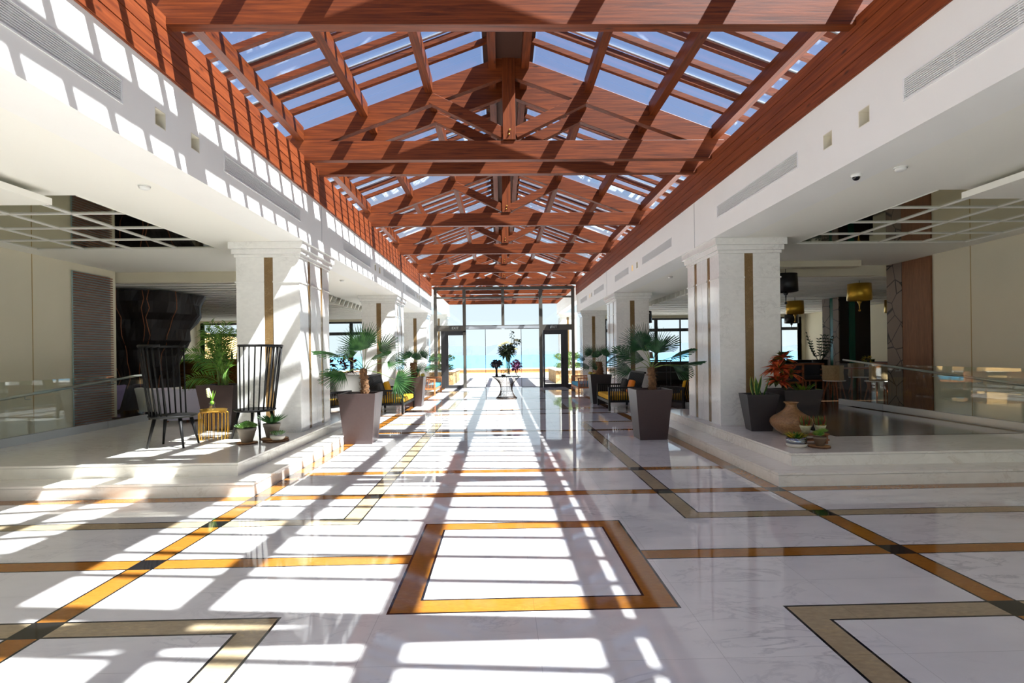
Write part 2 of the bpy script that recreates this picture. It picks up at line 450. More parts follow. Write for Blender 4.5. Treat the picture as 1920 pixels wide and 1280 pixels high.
# ------------------------------------------------------------------ hall upper walls (beams) with holes for grilles and niches
WX0 = 3.25; ZB0 = 3.32; ZB1 = 4.11; ZW = 4.65
GR = [(.9, 2.35), (2.55, 4.63), (6.3, 8.68), (11.0, 13.3), (14.75, 16.5), (18.3, 20.2), (21.9, 23.7)]
NI = [(5.06, 5.22), (5.64, 5.80), (13.75, 13.91), (14.25, 14.41), (20.7, 20.86), (21.15, 21.31)]
def holed(s, y0, y1, z0, z1, holes, x, t):
    mb = MB()
    ys = sorted({y0, y1} | {v for h in holes for v in h[:2]}); zs = sorted({z0, z1} | {v for h in holes for v in h[2:]})
    for i in range(len(ys) - 1):
        # merge vertical cells
        for j in range(len(zs) - 1):
            cy, cz = (ys[i] + ys[i + 1]) / 2, (zs[j] + zs[j + 1]) / 2
            if any(h[0] < cy < h[1] and h[2] < cz < h[3] for h in holes): continue
            a, b = sorted((s * x, s * (x + t)))
            mb.box(a, b, ys[i], ys[i + 1], zs[j], zs[j + 1])
    return mb
GZ = (3.585, 3.785); NZ = (3.6, 3.76)
for s in (-1, 1):
    holes = [(a, b) + GZ for a, b in GR] + [(a, b) + NZ for a, b in NI]
    mb = holed(s, YB, YD, ZB0, ZB1, holes, WX0, .2)
    a, b = sorted((s * (WX0 + .2), s * (WX0 + .5))); mb.box(a, b, YB, YD, ZB0, ZW - .02)
    a, b = sorted((s * WX0, s * (WX0 + .2))); mb.box(a, b, YB, YD, ZB1, ZW - .02)
    for yj in (9.7, 17.8):
        a, b = sorted((s * (WX0 - .003), s * WX0)); mb.box(a, b, yj, yj + .012, ZB0, ZB1 - .01, 1)
    struct('wall_%s_beam' % SIDE[s], mb, [WHITE, plain('joint_grey', hexc(150, 150, 150), .8)], 'white painted upper wall running along the %s of the hall' % SIDE[s])
    # timber cladding, four boards
    mb = MB(); hgt = (ZW - ZB1) / 4
    for k in range(4):
        z0 = ZB1 + k * hgt; a, b = sorted((s * (WX0 - .03), s * WX0))
        mb.box(a, b, YB, YD, z0 + .006, z0 + hgt - .006)
    a, b = sorted((s * (WX0 - .02), s * (WX0 - .002))); mb.box(a, b, YB, YD, ZB1, ZW)
    tag(mb.build('timber_cladding', WPAN), 'four-board reddish timber band on top of the %s white upper wall' % SIDE[s], 'cladding')
    for i, (y0, y1) in enumerate(GR):
        t = thing('air_grille', '%s air conditioning grille with thin slats from the camera, in the %s upper wall' % (ORD[i], SIDE[s]), 'air grille', (0, 0, 0), group='wall grilles')
        fr = MB(); X_ = lambda d: s * (WX0 + d)
        def bx(m, x0, x1, *r): a, b = sorted((X_(x0), X_(x1))); m.box(a, b, *r)
        w_ = .014
        bx(fr, -.006, .03, y0, y1, GZ[0], GZ[0] + w_); bx(fr, -.006, .03, y0, y1, GZ[1] - w_, GZ[1])
        bx(fr, -.006, .03, y0, y0 + w_, GZ[0] + w_, GZ[1] - w_); bx(fr, -.006, .03, y1 - w_, y1, GZ[0] + w_, GZ[1] - w_)
        fr.build('frame', plain('grille_white', hexc(232, 232, 230), .5), t)
        sl_ = MB(); nsl = 10
        for k in range(nsl):
            z = GZ[0] + w_ + (k + .5) * (GZ[1] - GZ[0] - 2 * w_) / nsl
            bx(sl_, .0, .02, y0 + w_, y1 - w_, z - .0033, z + .0033)
        ny = max(1, int((y1 - y0) / .45))
        for k in range(1, ny): bx(sl_, .01, .024, y0 + k * (y1 - y0) / ny - .005, y0 + k * (y1 - y0) / ny + .005, GZ[0] + w_, GZ[1] - w_)
        sl_.build('slats', MATS['grille_white'], t)
        bk = MB(); bx(bk, .1, .12, y0, y1, *GZ); bk.build('duct_back', plain('duct_dark', hexc(26, 27, 30), .8), t)
    for i, (y0, y1) in enumerate(NI):
        lit = (s == 1 and i in (3, 5))
        t = thing('recessed_wall_light', ('glowing' if lit else 'unlit') + ' square recessed wall light, %s from the camera in the %s upper wall' % (ORD[i], SIDE[s]), 'wall light', group='square recessed lights')
        m = MB(); w_ = .008
        bx(m, .0, .14, y0, y1, NZ[0], NZ[0] + w_); bx(m, .0, .14, y0, y1, NZ[1] - w_, NZ[1])
        bx(m, .0, .14, y0, y0 + w_, NZ[0] + w_, NZ[1] - w_); bx(m, .0, .14, y1 - w_, y1, NZ[0] + w_, NZ[1] - w_)
        m.build('housing', plain('niche_cream', hexc(226, 220, 200), .7), t)
        m = MB(); bx(m, .14, .15, y0, y1, *NZ)
        m.build('reflector', emit('lamp_glow', hexc(255, 214, 140), 2.2) if lit else MATS['niche_cream'], t)

# ------------------------------------------------------------------ side ceilings with mirror panels
for s in (-1, 1):
    mb = MB()
    P0, P1, Q0, Q1 = 4.85, 7.85, 6.28, 9.42
    def cx(a, b, y0, y1, z0, z1, m=mb):
        a, b = sorted((s * a, s * b)); m.box(a, b, y0, y1, z0, z1)
    cx(WX0 + .5, P0, YB, 11.9, ZB0, ZB0 + .2); cx(P1, WALLX + .2, YB, 11.9, ZB0, ZB0 + .2)
    cx(P0, P1, YB, Q0, ZB0, ZB0 + .2); cx(P0, P1, Q1, 11.9, ZB0, ZB0 + .2)
    cx(P0, P1, Q0, Q1, ZB0 + .12, ZB0 + .2)
    cx(WX0 + .5, 5.2, 11.9, YD, ZB0, ZB0 + .2)
    struct('ceiling_' + SIDE[s], mb, [CEIL], 'cream ceiling over the %s aisle' % SIDE[s])
    t = thing('mirror_ceiling_panel', 'dark mirrored ceiling panel with white grid lines over the %s platform' % SIDE[s], 'ceiling panel')
    m = MB(); cx(P0, P1, Q0, Q1, ZB0 + .02, ZB0 + .03, m)
    mg, ntg, bgl = _mat('smoked_mirror'); bgl.inputs['Base Color'].default_value = (.42, .42, .30, 1); bgl.inputs['Metallic'].default_value = 1; bgl.inputs['Roughness'].default_value = .03
    m.build('mirror', mg, t)
    m = MB()
    for xx in (5.56, 6.33, 7.1): cx(xx - .018, xx + .018, Q0, Q1, ZB0 + .005, ZB0 + .02, m)
    for yy in (7.13, 7.93, 8.72): cx(P0, P1, yy - .018, yy + .018, ZB0 + .005, ZB0 + .0195, m)
    cx(P0, P0 + .02, Q0, Q1, ZB0 - .006, ZB0 + .02, m)
    m.build('grid', CEIL, t)
    mb = MB(); cx(5.0, WALLX, YB, 6.12, 3.17, 3.24, mb); cx(5.3, WALLX, YB, 5.9, 3.24, ZB0, mb)
    tag(mb.build('ceiling_raft', CEIL), 'white floating ceiling slab hanging over the near %s aisle' % SIDE[s], 'ceiling slab')
    # fascia to the lounge
    mb = MB(); cx(4.5, WALLX + .2, 11.9, 12.05, 3.1, ZB0 + .2, mb)
    if s == 1: cx(5.2, 7.2, 11.2, 11.5, 3.2, ZB0, mb)
    struct('trim_%d' % (1 if s < 0 else 2), mb, [CREAM], 'cream ceiling fascia')
    # lounge ceiling
    mb = MB(); cx(5.2, 13.8, 12.05, YD, 3.42, 3.6, mb)
    struct('ceiling_lounge_' + SIDE[s], mb, [plain('lounge_ceiling_paint', hexc(206, 204, 196), .8)], 'lounge ceiling on the %s' % SIDE[s])
    n = 0; yy = 12.4
    while yy < YD - .3:
        mb = MB()
        if s == 1:
            mb.box(5.2, 13.6, yy, yy + .34, 3.14 + .01 * (n % 2), 3.17 + .01 * (n % 2)); mb.box(5.2, 13.6, yy, yy + .03, 3.17 + .01 * (n % 2), 3.42)
            tag(mb.build('ceiling_plank', CEIL), 'pale ceiling plank spanning the right lounge, seen behind the gold pendant lamps', 'ceiling plank', 'right lounge ceiling planks')
        else:
            mb.prism([(yy, 3.12), (yy + .06, 3.10), (yy + .3, 3.3), (yy + .24, 3.32)], 'x', -13.6, -5.2)
            tag(mb.build('ceiling_baffle', CEIL), 'tilted white ceiling baffle over the left lounge bar', 'ceiling baffle', 'left lounge ceiling baffles')
        yy += .46; n += 1
# smoke detectors and camera dome
def detector(x, y, label):
    t = thing('smoke_detector', label, 'smoke detector', (x, y, ZB0))
    MB().lathe([(0, -.0), (.06, -.0), (.06, -.012)], n=20).build('mount', WHITE, t)
    MB().lathe([(.052, -.012), (.05, -.03), (.035, -.04), (0, -.042)], n=20).build('sensor', plain('detector_white', hexc(225, 225, 220), .5), t)
detector(-3.91, 5.95, 'round white smoke detector on the left aisle ceiling near the camera')
detector(3.85, 5.49, 'round white smoke detector on the right aisle ceiling near the camera, beside the dome camera')
detector(-3.95, 13.4, 'small white smoke detector on the left ceiling between the first and second pillar')
detector(3.95, 13.4, 'small white smoke detector on the right ceiling between the first and second pillar')
t = thing('dome_camera', 'small white and black security dome on the right aisle ceiling', 'security camera', (3.54, 5.71, ZB0))
MB().lathe([(0, 0), (.05, 0), (.05, -.02), (.04, -.03)], n=20).build('mount', WHITE, t)
MB().lathe([(.038, -.03), (.034, -.045), (.02, -.06), (0, -.065)], n=16).build('dome', plain('dome_black', hexc(15, 15, 18), .1), t)

# ------------------------------------------------------------------ side walls
for s in (-1, 1):
    mb = MB(); a, b = sorted((s * WALLX, s * (WALLX + .2)))
    mb.box(a, b, YB, 11.8, -1.2, ZB0)
    a2, b2 = sorted((s * (WALLX - .004), s * WALLX))
    mb.box(a2, b2, 9.72, 9.735, -1, ZB0, 1)
    struct('wall_' + SIDE[s], mb, [CREAM, plain('brass_joint', hexc(176, 150, 96), .5)], 'cream %s wall beside the platform' % SIDE[s])
    mb = MB(); a, b = sorted((s * (WALLX + .2), s * 13.6)); mb.box(a, b, 11.6, 11.8, .3, 3.5)
    struct('wall_%s_lounge_near' % SIDE[s], mb, [CREAM])
    # lounge outer wall with a narrow window slot
    mb = MB()
    def wx(y0, y1, z0, z1, m=mb): a, b = sorted((s * 13.6, s * 13.8)); m.box(a, b, y0, y1, z0, z1)
    wx(11.8, 22.9, .3, 3.42); wx(23.35, YD, .3, 3.42); wx(22.9, 23.35, 2.65, 3.42)
    struct('wall_%s_lounge_side' % SIDE[s], mb, [CREAM])
    mb = MB(); mb.box(*(sorted((s * 7.1, s * WALLX))), YB, 11.6, -1.0, -.9)
mb = MB(); mb.box(-8.2, -7.1, 6.4, 11.6, .15, .17); mb.box(7.1, 8.2, 6.4, 11.6, .15, .17)
struct('floor_ramp', mb, [marble('ramp_marble', hexc(206, 200, 188), hexc(150, 140, 120), .08, 1.5, .4, .05)], 'pale landing behind the glass balustrades')

# left slatted panel, right veneer and carved panels
t = thing('slatted_wall_panel', 'tall panel of brown horizontal slats on the left cream wall', 'wall panel')
MB().box(-8.194, -8.17, 10.6, 11.6, .17, 3.17).build('backing', plain('slat_backing', hexc(150, 176, 178), .7), t)
m = MB(); z = .2
while z < 3.15: m.box(-8.17, -8.13, 10.6, 11.62, z, z + .02); z += .048
m.build('slats', wood('slat_wood', hexc(104, 66, 46), hexc(150, 100, 72), 'y', .5, 1, False), t)
tag(MB().box(8.16, 8.194, 10.6, 11.37, .17, 3.3).build('veneer_panel', wood('veneer', hexc(104, 66, 42), hexc(140, 94, 62), 'z', .5, 2.2, False, .05)), 'smooth brown wood veneer panel on the right cream wall', 'wall panel')
def carved(name):
    if name in MATS: return MATS[name]
    m, nt, b = _mat(name); N = nt.nodes.new; L = nt.links.new
    tc = N('ShaderNodeTexCoord'); mp = N('ShaderNodeMapping'); mp.inputs['Scale'].default_value = (2.2, 2.2, 1.9)
    L(tc.outputs['Object'], mp.inputs['Vector'])
    v = N('ShaderNodeTexVoronoi'); v.feature = 'DISTANCE_TO_EDGE'; v.inputs['Scale'].default_value = 1.3; L(mp.outputs['Vector'], v.inputs['Vector'])
    r = N('ShaderNodeValToRGB'); r.color_ramp.elements[0].position = .012; r.color_ramp.elements[1].position = .03
    r.color_ramp.elements[0].color = hexc(30, 24, 20); r.color_ramp.elements[1].color = hexc(120, 104, 92)
    L(v.outputs['Distance'], r.inputs['Fac']); L(r.outputs['Color'], b.inputs['Base Color']); b.inputs['Roughness'].default_value = .6
    MATS[name] = m; return m
tag(MB().box(8.15, 8.194, 11.37, 11.82, .17, 3.3).build('wall_panel', carved('carved_cells')), 'grey brown panel carved with angular cells at the end of the right wall', 'wall panel')
t = thing('clad_column', 'dark lounge column with carved side and green glass strips behind the gold pendant lamps', 'column', (0, 0, 0))
MB().box(10.33, 11.3, 17.03, 17.9, .3, 3.14).build('core', plain('column_dark', hexc(20, 15, 12), .35), t)
MB().box(10.3, 10.33, 17.03, 17.33, .3, 3.14).box(10.3, 10.33, 17.5, 17.9, .3, 3.14).build('carved_cladding', carved('carved_cells'), t)
MB().box(10.31, 10.33, 17.33, 17.5, .3, 3.14).box(10.62, 10.8, 17.0, 17.03, .3, 3.14).build('green_strip', plain('green_glass', hexc(24, 92, 76), .15), t)['label'] = 'green glass strips'

# ------------------------------------------------------------------ pillars
def pillar(s, y0, zf, label, zt=ZB0, depth=1.5, d=1.0):
    x0 = 3.36
    t = thing('marble_pillar', label, 'pillar', (0, 0, 0))
    def bx(m, a, b, *r): p, q = sorted((s * a, s * b)); m.box(p, q, *r)
    x1 = x0 + d; y1 = y0 + depth
    m = MB(); g = .004
    sx = x0 + .42; sw = .14
    zc = zt - .24
    # front and back slabs split by the stone strip, side slabs split by two strips
    core = .02
    bx(m, x0 + core, x1 - core, y0 + core, y1 - core, zf, zt - .1)
    for (ya, yb) in ((y0, y0 + core), (y1 - core, y1)):
        for (za, zb) in ((zf, zt - .63), (zt - .626, zc)):
            bx(m, x0, sx, ya, yb, za, zb); bx(m, sx + sw, x1, ya, yb, za, zb)
    L = depth - 2 * core; sy1 = y0 + depth * .26; sy2 = y0 + depth * .68; sw2 = .13
    for (xa, xb) in ((x0, x0 + core), (x1 - core, x1)):
        for (za, zb) in ((zf, zt - .63), (zt - .626, zc)):
            for (ya, yb) in ((y0 + core, sy1), (sy1 + sw2, (sy1 + sw2 + sy2) / 2 - .003), ((sy1 + sw2 + sy2) / 2 + .003, sy2), (sy2 + sw2, y1 - core)):
                bx(m, xa, xb, ya, yb, za, zb)
    m.build('shaft', PILM, t, bevel=.003)
    m = MB()
    for (za, zb, o) in ((zt - .24, zt - .19, .02), (zt - .19, zt - .11, .05), (zt - .11, zt, .085)):
        bx(m, x0 - o, x1 + o, y0 - o, y1 + o, za, zb)
    m.build('capital', PILM, t, bevel=.006)
    m = MB()
    for (ya, yb) in ((y0 - .014, y0), (y1, y1 + .014)):
        bx(m, x0 - .014, sx, ya, yb, zt - .64, zt - .615); bx(m, sx + sw, x1 + .014, ya, yb, zt - .64, zt - .615)
    for (xa, xb) in ((x0 - .014, x0), (x1, x1 + .014)):
        for (ya, yb) in ((y0, sy1), (sy1 + sw2, sy2), (sy2 + sw2, y1)): bx(m, xa, xb, ya, yb, zt - .64, zt - .615)
    m.build('moulding', PILM, t)
    for (ya, yb) in ((y0 + .008, y0 + core), (y1 - core, y1 - .008)):
        m = MB(); bx(m, sx, sx + sw, ya, yb, zf, zc); m.build('stone_strip', GOLDS, t)['label'] = 'brown gold stone strip'
    for (xa, xb) in ((x0 + .008, x0 + core), (x1 - core, x1 - .008)):
        for sy in (sy1, sy2):
            m = MB(); bx(m, xa, xb, sy, sy + sw2, zf, zc); m.build('stone_strip', GOLDS, t)['label'] = 'brown gold stone strip'
    m = MB(); bx(m, x0 - .012, x1 + .012, y0 - .012, y1 + .012, zf, zf + .012); m.build('plinth', PILM, t)
    return t
for s in (-1, 1):
    pillar(s, 8.92, .3, 'large white marble pillar on the %s platform nearest the camera' % SIDE[s])
    pillar(s, 16.9, 0, 'second white marble pillar on the %s, behind the far potted palm' % SIDE[s])
    pillar(s, 24.0, 0, 'third white marble pillar on the %s, right beside the glass entrance wall' % SIDE[s], depth=.8)
    pillar(s, 33.2, -.05, 'outdoor white pillar on the %s seen through the upper glazing' % SIDE[s], zt=3.9, depth=.9)

# ------------------------------------------------------------------ roof
RZ0 = 6.24; SL = .37                      # top of chord at the ridge, slope
def ztop(x): return RZ0 - SL * abs(x)
def truss(y, label, cut=False):
    t = thing('roof_truss', label, 'roof truss', (0, y, 0))
    T = .12
    MB().box(-3.42, 3.42, 0, T, 4.55 if False else ZTB, ZTB + .3).build('tie_beam', WX, t, bevel=.004)
    for s in (-1, 1):
        P = [(0, RZ0), (s * 3.8, ztop(3.8)), (s * 3.8, ztop(3.8) - .32), (0, RZ0 - .34)]
        MB().prism(P, 'y', .002, T - .002).build('top_chord', WX, t, bevel=.004)
        # strut
        a = Vector((s * .09, ZTB + .42)); b = Vector((s * 1.18, ztop(1.18) - .28)); d = (b - a).normalized(); n = Vector((-d.y, d.x)) * .085
        b = b + d * .05
        Q = [(a + n), (b + n), (b - n), (a - n)]
        MB().prism([(q.x, q.y) for q in Q], 'y', -.001, T + .001).build('strut', WX, t, bevel=.004)
    kp = MB().box(-.1, .1, -.02, T + .02, ZTB + .31, RZ0 - .02).build('king_post', WZ, t, bevel=.004)
    for k in (0, 1):
        MB().blob((.012 * k - .005, -.026, ZTB + .39 + .07 * k), .016).build('bolt', BRASS, kp)
    return t
ZTB = 4.57
TY = [-2.2, 1.53, 5.19, 8.79, 9.48, 13.3, 17.0, 20.9, 24.78]
names = ['roof truss behind the camera position', 'roof truss directly above the camera', 'nearest timber roof truss, its tie beam crossing the top edge of the photo',
         'timber truss of the close pair, front one above the first pillars', 'timber truss of the close pair, rear one above the first pillars',
         'timber roof truss midway between the first and second pillars', 'timber roof truss above the second pillars',
         'timber roof truss between the second and third pillars', 'last indoor timber roof truss above the glass entrance wall']
for y, n in zip(TY, names): truss(y, n)
for k, y in enumerate((28.4, 31.5, 34.2)): truss(y, 'outdoor pergola truss, %s beyond the glass entrance wall' % ORD[k])

YR0, YR1 = -4.8, 34.5
PX = [.26, 1.26, 2.28, 3.28]
segs = [(-4.8, -2.2)] + [(a + .12, b) for a, b in zip(TY[:-1], TY[1:]) if b - a > 1] + [(24.9, 28.4), (28.52, 31.5), (31.62, 34.2)]
segs = [(-4.8, -2.2), (-2.08, 1.53), (1.65, 5.19), (5.31, 8.79), (8.91, 9.48), (9.60, 13.3), (13.42, 17.0), (17.12, 20.9), (21.02, 24.78), (24.9, 28.4), (28.52, 31.5), (31.62, 34.2)]
bayname = ['behind the camera', 'above the camera', 'just ahead of the camera', 'in the large bay before the paired trusses', 'between the paired trusses', 'in the bay after the paired trusses',
           'in the bay before the second pillars', 'in the bay after the second pillars', 'in the last indoor bay', 'in the first outdoor bay', 'in the second outdoor bay', 'in the third outdoor bay']
rankn = ['ridge-side', 'upper middle', 'lower middle', 'eave-side']
for bi, (y0, y1) in enumerate(segs):
    for s in (-1, 1):
        for k, px in enumerate(PX):
            zt_ = ztop(px) + .04
            m = MB(); hw = .06
            m.hexa([(s * (px - hw), y0, zt_ - .18), (s * (px + hw), y0, zt_ - .18), (s * (px + hw), y1, zt_ - .18), (s * (px - hw), y1, zt_ - .18),
                    (s * (px - hw), y0, zt_ + SL * hw), (s * (px + hw), y0, zt_ - SL * hw), (s * (px + hw), y1, zt_ - SL * hw), (s * (px - hw), y1, zt_ + SL * hw)])
            tag(m.build('roof_purlin', WY), '%s purlin of the %s roof slope %s' % (rankn[k], SIDE[s], bayname[bi]), 'purlin', 'lengthwise roof purlins')
    # rafters
    L = y1 - y0
    n = max(1, round(L / .455) - (1 if L > 2 else 0))
    ryl = [y0 + L * (k + 1) / (n + 1) for k in range(n)]
    for s in (-1, 1):
        for ry in ryl:
            z0 = ztop(0) + .05
            P = [(s * .3, z0 - SL * .3), (s * 4.0, z0 - SL * 4.0), (s * 4.0, z0 - SL * 4.0 + .075), (s * .3, z0 - SL * .3 + .075)]
            m = MB().prism(P, 'y', ry - .035, ry + .035)
            tag(m.build('roof_rafter', WX), 'slim timber rafter in the %s roof slope %s' % (SIDE[s], bayname[bi]), 'rafter', '%s slope rafters %s' % (SIDE[s], bayname[bi]))
        if bi < 9:
            # glass panes with aluminium joints on every second rafter
            t = thing('skylight', 'sloping glass skylight of the %s roof slope %s' % (SIDE[s], bayname[bi]), 'skylight', group='roof skylights')
            z0 = ztop(0) + .15
            ed = [y0 - .06] + ryl[1::2] + [y1 + .06]
            if len(ed) > 2 and ed[-1] - ed[-2] < .3: ed.pop(-2)
            for a, b in zip(ed[:-1], ed[1:]):
                m = MB()
                m.hexa([(s * .43, a + .005, z0 - SL * .34), (s * 4.05, a + .005, z0 - SL * 4.05), (s * 4.05, b - .005, z0 - SL * 4.05), (s * .43, b - .005, z0 - SL * .34),
                        (s * .43, a + .005, z0 - SL * .34 + .012), (s * 4.05, a + .005, z0 - SL * 4.05 + .012), (s * 4.05, b - .005, z0 - SL * 4.05 + .012), (s * .43, b - .005, z0 - SL * .34 + .012)])
                m.build('glass_pane', GLASSR, t)
            for a in ed[1:-1]:
                m = MB(); zz = z0 - .022
                m.prism([(s * .43, zz - SL * .34), (s * 4.05, zz - SL * 4.05), (s * 4.05, zz - SL * 4.05 + .02), (s * .43, zz - SL * .34 + .02)], 'y', a - .055, a - .01)
                m.build('joint_profile', ALU, t)
m = MB().prism([(-.4, ztop(.4) + .22), (0, RZ0 + .34), (.4, ztop(.4) + .22), (.4, ztop(.4) + .15), (.33, ztop(.33) + .13), (.33, ztop(.33) + .02), (.2, ztop(.2) + .0), (-.2, ztop(.2) + 0), (-.33, ztop(.33) + .02), (-.33, ztop(.33) + .13), (-.4, ztop(.4) + .15)], 'y', YR0, YR1)
tag(m.build('ridge_board', plain('ridge_dark', hexc(70, 40, 26), .7)), 'dark solid ridge board along the top of the timber roof', 'ridge board')
for s in (-1, 1):
    m = MB(); a, b = sorted((s * 3.72, s * 4.1)); m.box(a, b, YB, 34.5, ztop(4.0) - .25, ztop(4) + .05)
    struct('trim_%d' % (3 if s < 0 else 4), m, [WHITE], 'outer eave gutter')
    m = MB(); a, b = sorted((s * 3.3, s * 3.6)); m.box(a, b, 25.05, 34.2, 3.9, ztop(3.6) - .36)
    tag(m.build('pergola_beam', WHITE), 'white outdoor beam carrying the pergola on the %s beyond the entrance' % SIDE[s], 'beam')

# ------------------------------------------------------------------ entrance glass wall
FX = 3.15; ZT = 4.52; D0, D1 = YD, YD + .1
EX = [(-FX, -FX + .14), (-1.86, -1.72), (-.13, .0), (1.55, 1.71), (FX - .14, FX)]
m = MB()
for a, b in EX:
    z0 = 0 if abs(a) > 1 and not (a == -.13) else 2.72
    m.box(a, b, D0, D1, z0, ZT)
for (a, b) in zip(EX[:-1], EX[1:]):
    for (z0, z1) in ((ZT - .14, ZT), (ZT - .52, ZT - .44), (2.62, 2.80) if abs(a[1] + b[0]) < 2.6 else (2.55, 2.80)): m.box(a[1], b[0], D0, D1, z0, z1)
struct('window_1', m, [FRAME], 'grey brown metal frame of the glass entrance wall')
m = MB()
for (a, b) in zip(EX[:-1], EX[1:]):
    m.box(a[1], b[0], D0 + .04, D0 + .05, 2.8, ZT - .52); m.box(a[1], b[0], D0 + .04, D0 + .05, ZT - .44, ZT - .14)
struct('window_2', m, [GLASSW], 'upper panes of the glass entrance wall')
# side doors
for s, n in ((-1, 1), (1, 2)):
    t = bpy.data.objects.new('door_%d' % n, None); COL.objects.link(t); t['kind'] = 'structure'; t['label'] = 'narrow glazed side door on the %s of the entrance' % SIDE[s]
    def bx(m, a, b, *r): p, q = sorted((s * a, s * b)); m.box(p, q, *r)
    m = MB(); bx(m, 2.66, 2.84, D0, D1, 0, 2.55); bx(m, 2.52, 2.66, D0 + .01, D1 - .01, .0, 2.5); bx(m, 1.72, 1.80, D0 + .01, D1 - .01, 0, 2.5)
    bx(m, 1.80, 2.52, D0 + .01, D1 - .01, .0, .14); bx(m, 1.80, 2.52, D0 + .01, D1 - .01, 2.36, 2.5); bx(m, 1.72, 2.66, D0, D1, 2.5, 2.55)
    bx(m, 2.84, FX - .14, D0, D1, 0, .12)
    m.build('frame', FRAMED, t)
    m = MB(); bx(m, 1.80, 2.52, D0 + .04, D0 + .05, .14, 2.36); bx(m, 2.84, FX - .14, D0 + .04, D0 + .05, .12, 2.55); m.build('glass', GLASSW, t)
    m = MB(); bx(m, 2.56, 2.60, D0 - .05, D0 - .03, 1.0, 1.3); bx(m, 2.57, 2.59, D0 - .03, D0 + .01, 1.05, 1.08); bx(m, 2.57, 2.59, D0 - .03, D0 + .01, 1.22, 1.25); m.build('handle', BLACKW, t)
    # exit sign strip above door: letters and arrow as small plate
    m = MB(); bx(m, 1.95, 2.45, D0 - .012, D0, 2.6, 2.76); 
    ex = m.build('sign_plate', plain('sign_dark', hexc(70, 70, 68), .4), t)
    # EXIT lettering
    cu = bpy.data.curves.new('exit_lettering', 'FONT'); cu.body = 'EXIT'; cu.size = .15; cu.extrude = .003; cu.align_x = 'CENTER'; cu.align_y = 'CENTER'
    lo = bpy.data.objects.new('exit_lettering', cu); COL.objects.link(lo)
    dg = bpy.context.evaluated_depsgraph_get(); me = bpy.data.meshes.new_from_object(lo.evaluated_get(dg)); bpy.data.objects.remove(lo)
    me.materials.append(plain('sign_letters', hexc(210, 214, 206), .5))
    lo = bpy.data.objects.new('lettering', me); COL.objects.link(lo); lo.location = (s * 2.2, D0 - .016, 2.68); lo.rotation_euler = (pi / 2, 0, 0); lo.parent = t
# sliding door
t = bpy.data.objects.new('door_3', None); COL.objects.link(t); t['kind'] = 'structure'; t['label'] = 'wide sliding glass door in the middle of the entrance, standing partly open'
m = MB()
for a, b in ((-1.72, -.86), (.74, 1.55)):
    m.box(a, b, D0 + .06, D0 + .075, .03, 2.62)
m.build('glass_leaf', GLASSW, t)
m = MB()
for a in (-.87, .73): m.box(a, a + .022, D0 + .055, D0 + .08, .03, 2.62)
for a, b in ((-1.72, -.86), (.74, 1.55)): m.box(a, b, D0 + .055, D0 + .08, .01, .03)
m.build('edge_profile', FRAMED, t)
m = MB().box(-1.72, 1.55, D0 - .08, D0, 2.64, 2.76); m.build('track', ALU, t)

# lounge facade windows
for s, n0 in ((-1, 3), (1, 4)):
    def bx(m, a, b, *r): p, q = sorted((s * a, s * b)); m.box(p, q, *r)
    m = MB(); bx(m, 4.45, 13.8, YD, YD + .12, 3.02, 3.42)
    struct('wall_%s_lounge_far' % SIDE[s], m, [CREAM])
    m = MB(); xs_ = [4.45, 6.75, 9.05, 11.35, 13.3]
    for x_ in xs_: bx(m, x_, x_ + .14, YD, YD + .1, .3, 3.02)
    bx(m, 4.45, 13.44, YD + .01, YD + .09, 2.94, 3.02); bx(m, 4.45, 13.44, YD + .01, YD + .09, 2.42, 2.56); bx(m, 4.45, 13.44, YD + .01, YD + .09, .3, .4)
    if s > 0: 
        for x_ in xs_[:-1]: bx(m, x_ + 1.14, x_ + 1.2, YD + .02, YD + .08, .4, 3.0)
    struct('window_%d' % n0, m, [FRAMED], 'dark metal window frames across the %s lounge' % SIDE[s])
    m = MB(); bx(m, 4.6, 13.3, YD + .05, YD + .06, .4, 2.94)
    struct('window_%d' % (n0 + 2), m, [GLASSW], 'window glass across the %s lounge' % SIDE[s])
    m = MB(); bx(m, 13.3, 13.8, YD, YD + .12, .3, 3.02)
    struct('trim_%d' % (5 if s < 0 else 6), m, [CREAM])

# ------------------------------------------------------------------ balustrades
for s in (-1, 1):
    xr = 7.05 if s < 0 else 7.3
    xi = xr * s
    t = thing('glass_balustrade', 'clear glass balustrade with slanting steel handrail on the %s platform edge' % SIDE[s], 'balustrade')
    ed = [5.2, 7.5, 9.83, 10.95] if s < 0 else [4.6, 7.6, 10.72, 12.15]
    m = MB()
    for a, b in zip(ed[:-1], ed[1:]):
        g = MB().box(xi - .008, xi + .008, a + .01, b - .01, .3 if a > 6 else .0, 1.2).build('glass_pane', GLASSB, t)
        m = MB().box(xi - .03, xi + .03, a + .006, b - .006, .3 if a > 6 else 0, .42)
        m.build('base_channel', ALU, t)
    xo = xi + s * .09
    z = lambda y: .95 + (y - 7.8) * .075
    hr_ = MB().tube([(xo, ed[0], z(ed[0])), (xo, ed[-1], z(ed[-1]))], .022, 12).build('handrail', plain('steel_rail', hexc(205, 208, 200), .3, .6), t)
    for y in [ed[0] + .4 + i * .9 for i in range(8)]:
        if y > ed[-1]: break
        m = MB().tube([(xi + s * .008, y, z(y) - .06), (xo, y, z(y) - .06), (xo, y, z(y))], .008, 8)
        m.lathe([(0, 0), (.028, 0), (.028, .012), (0, .012)], (0, 0, 0), 12) if False else None
        m.build('bracket', ALU, hr_)

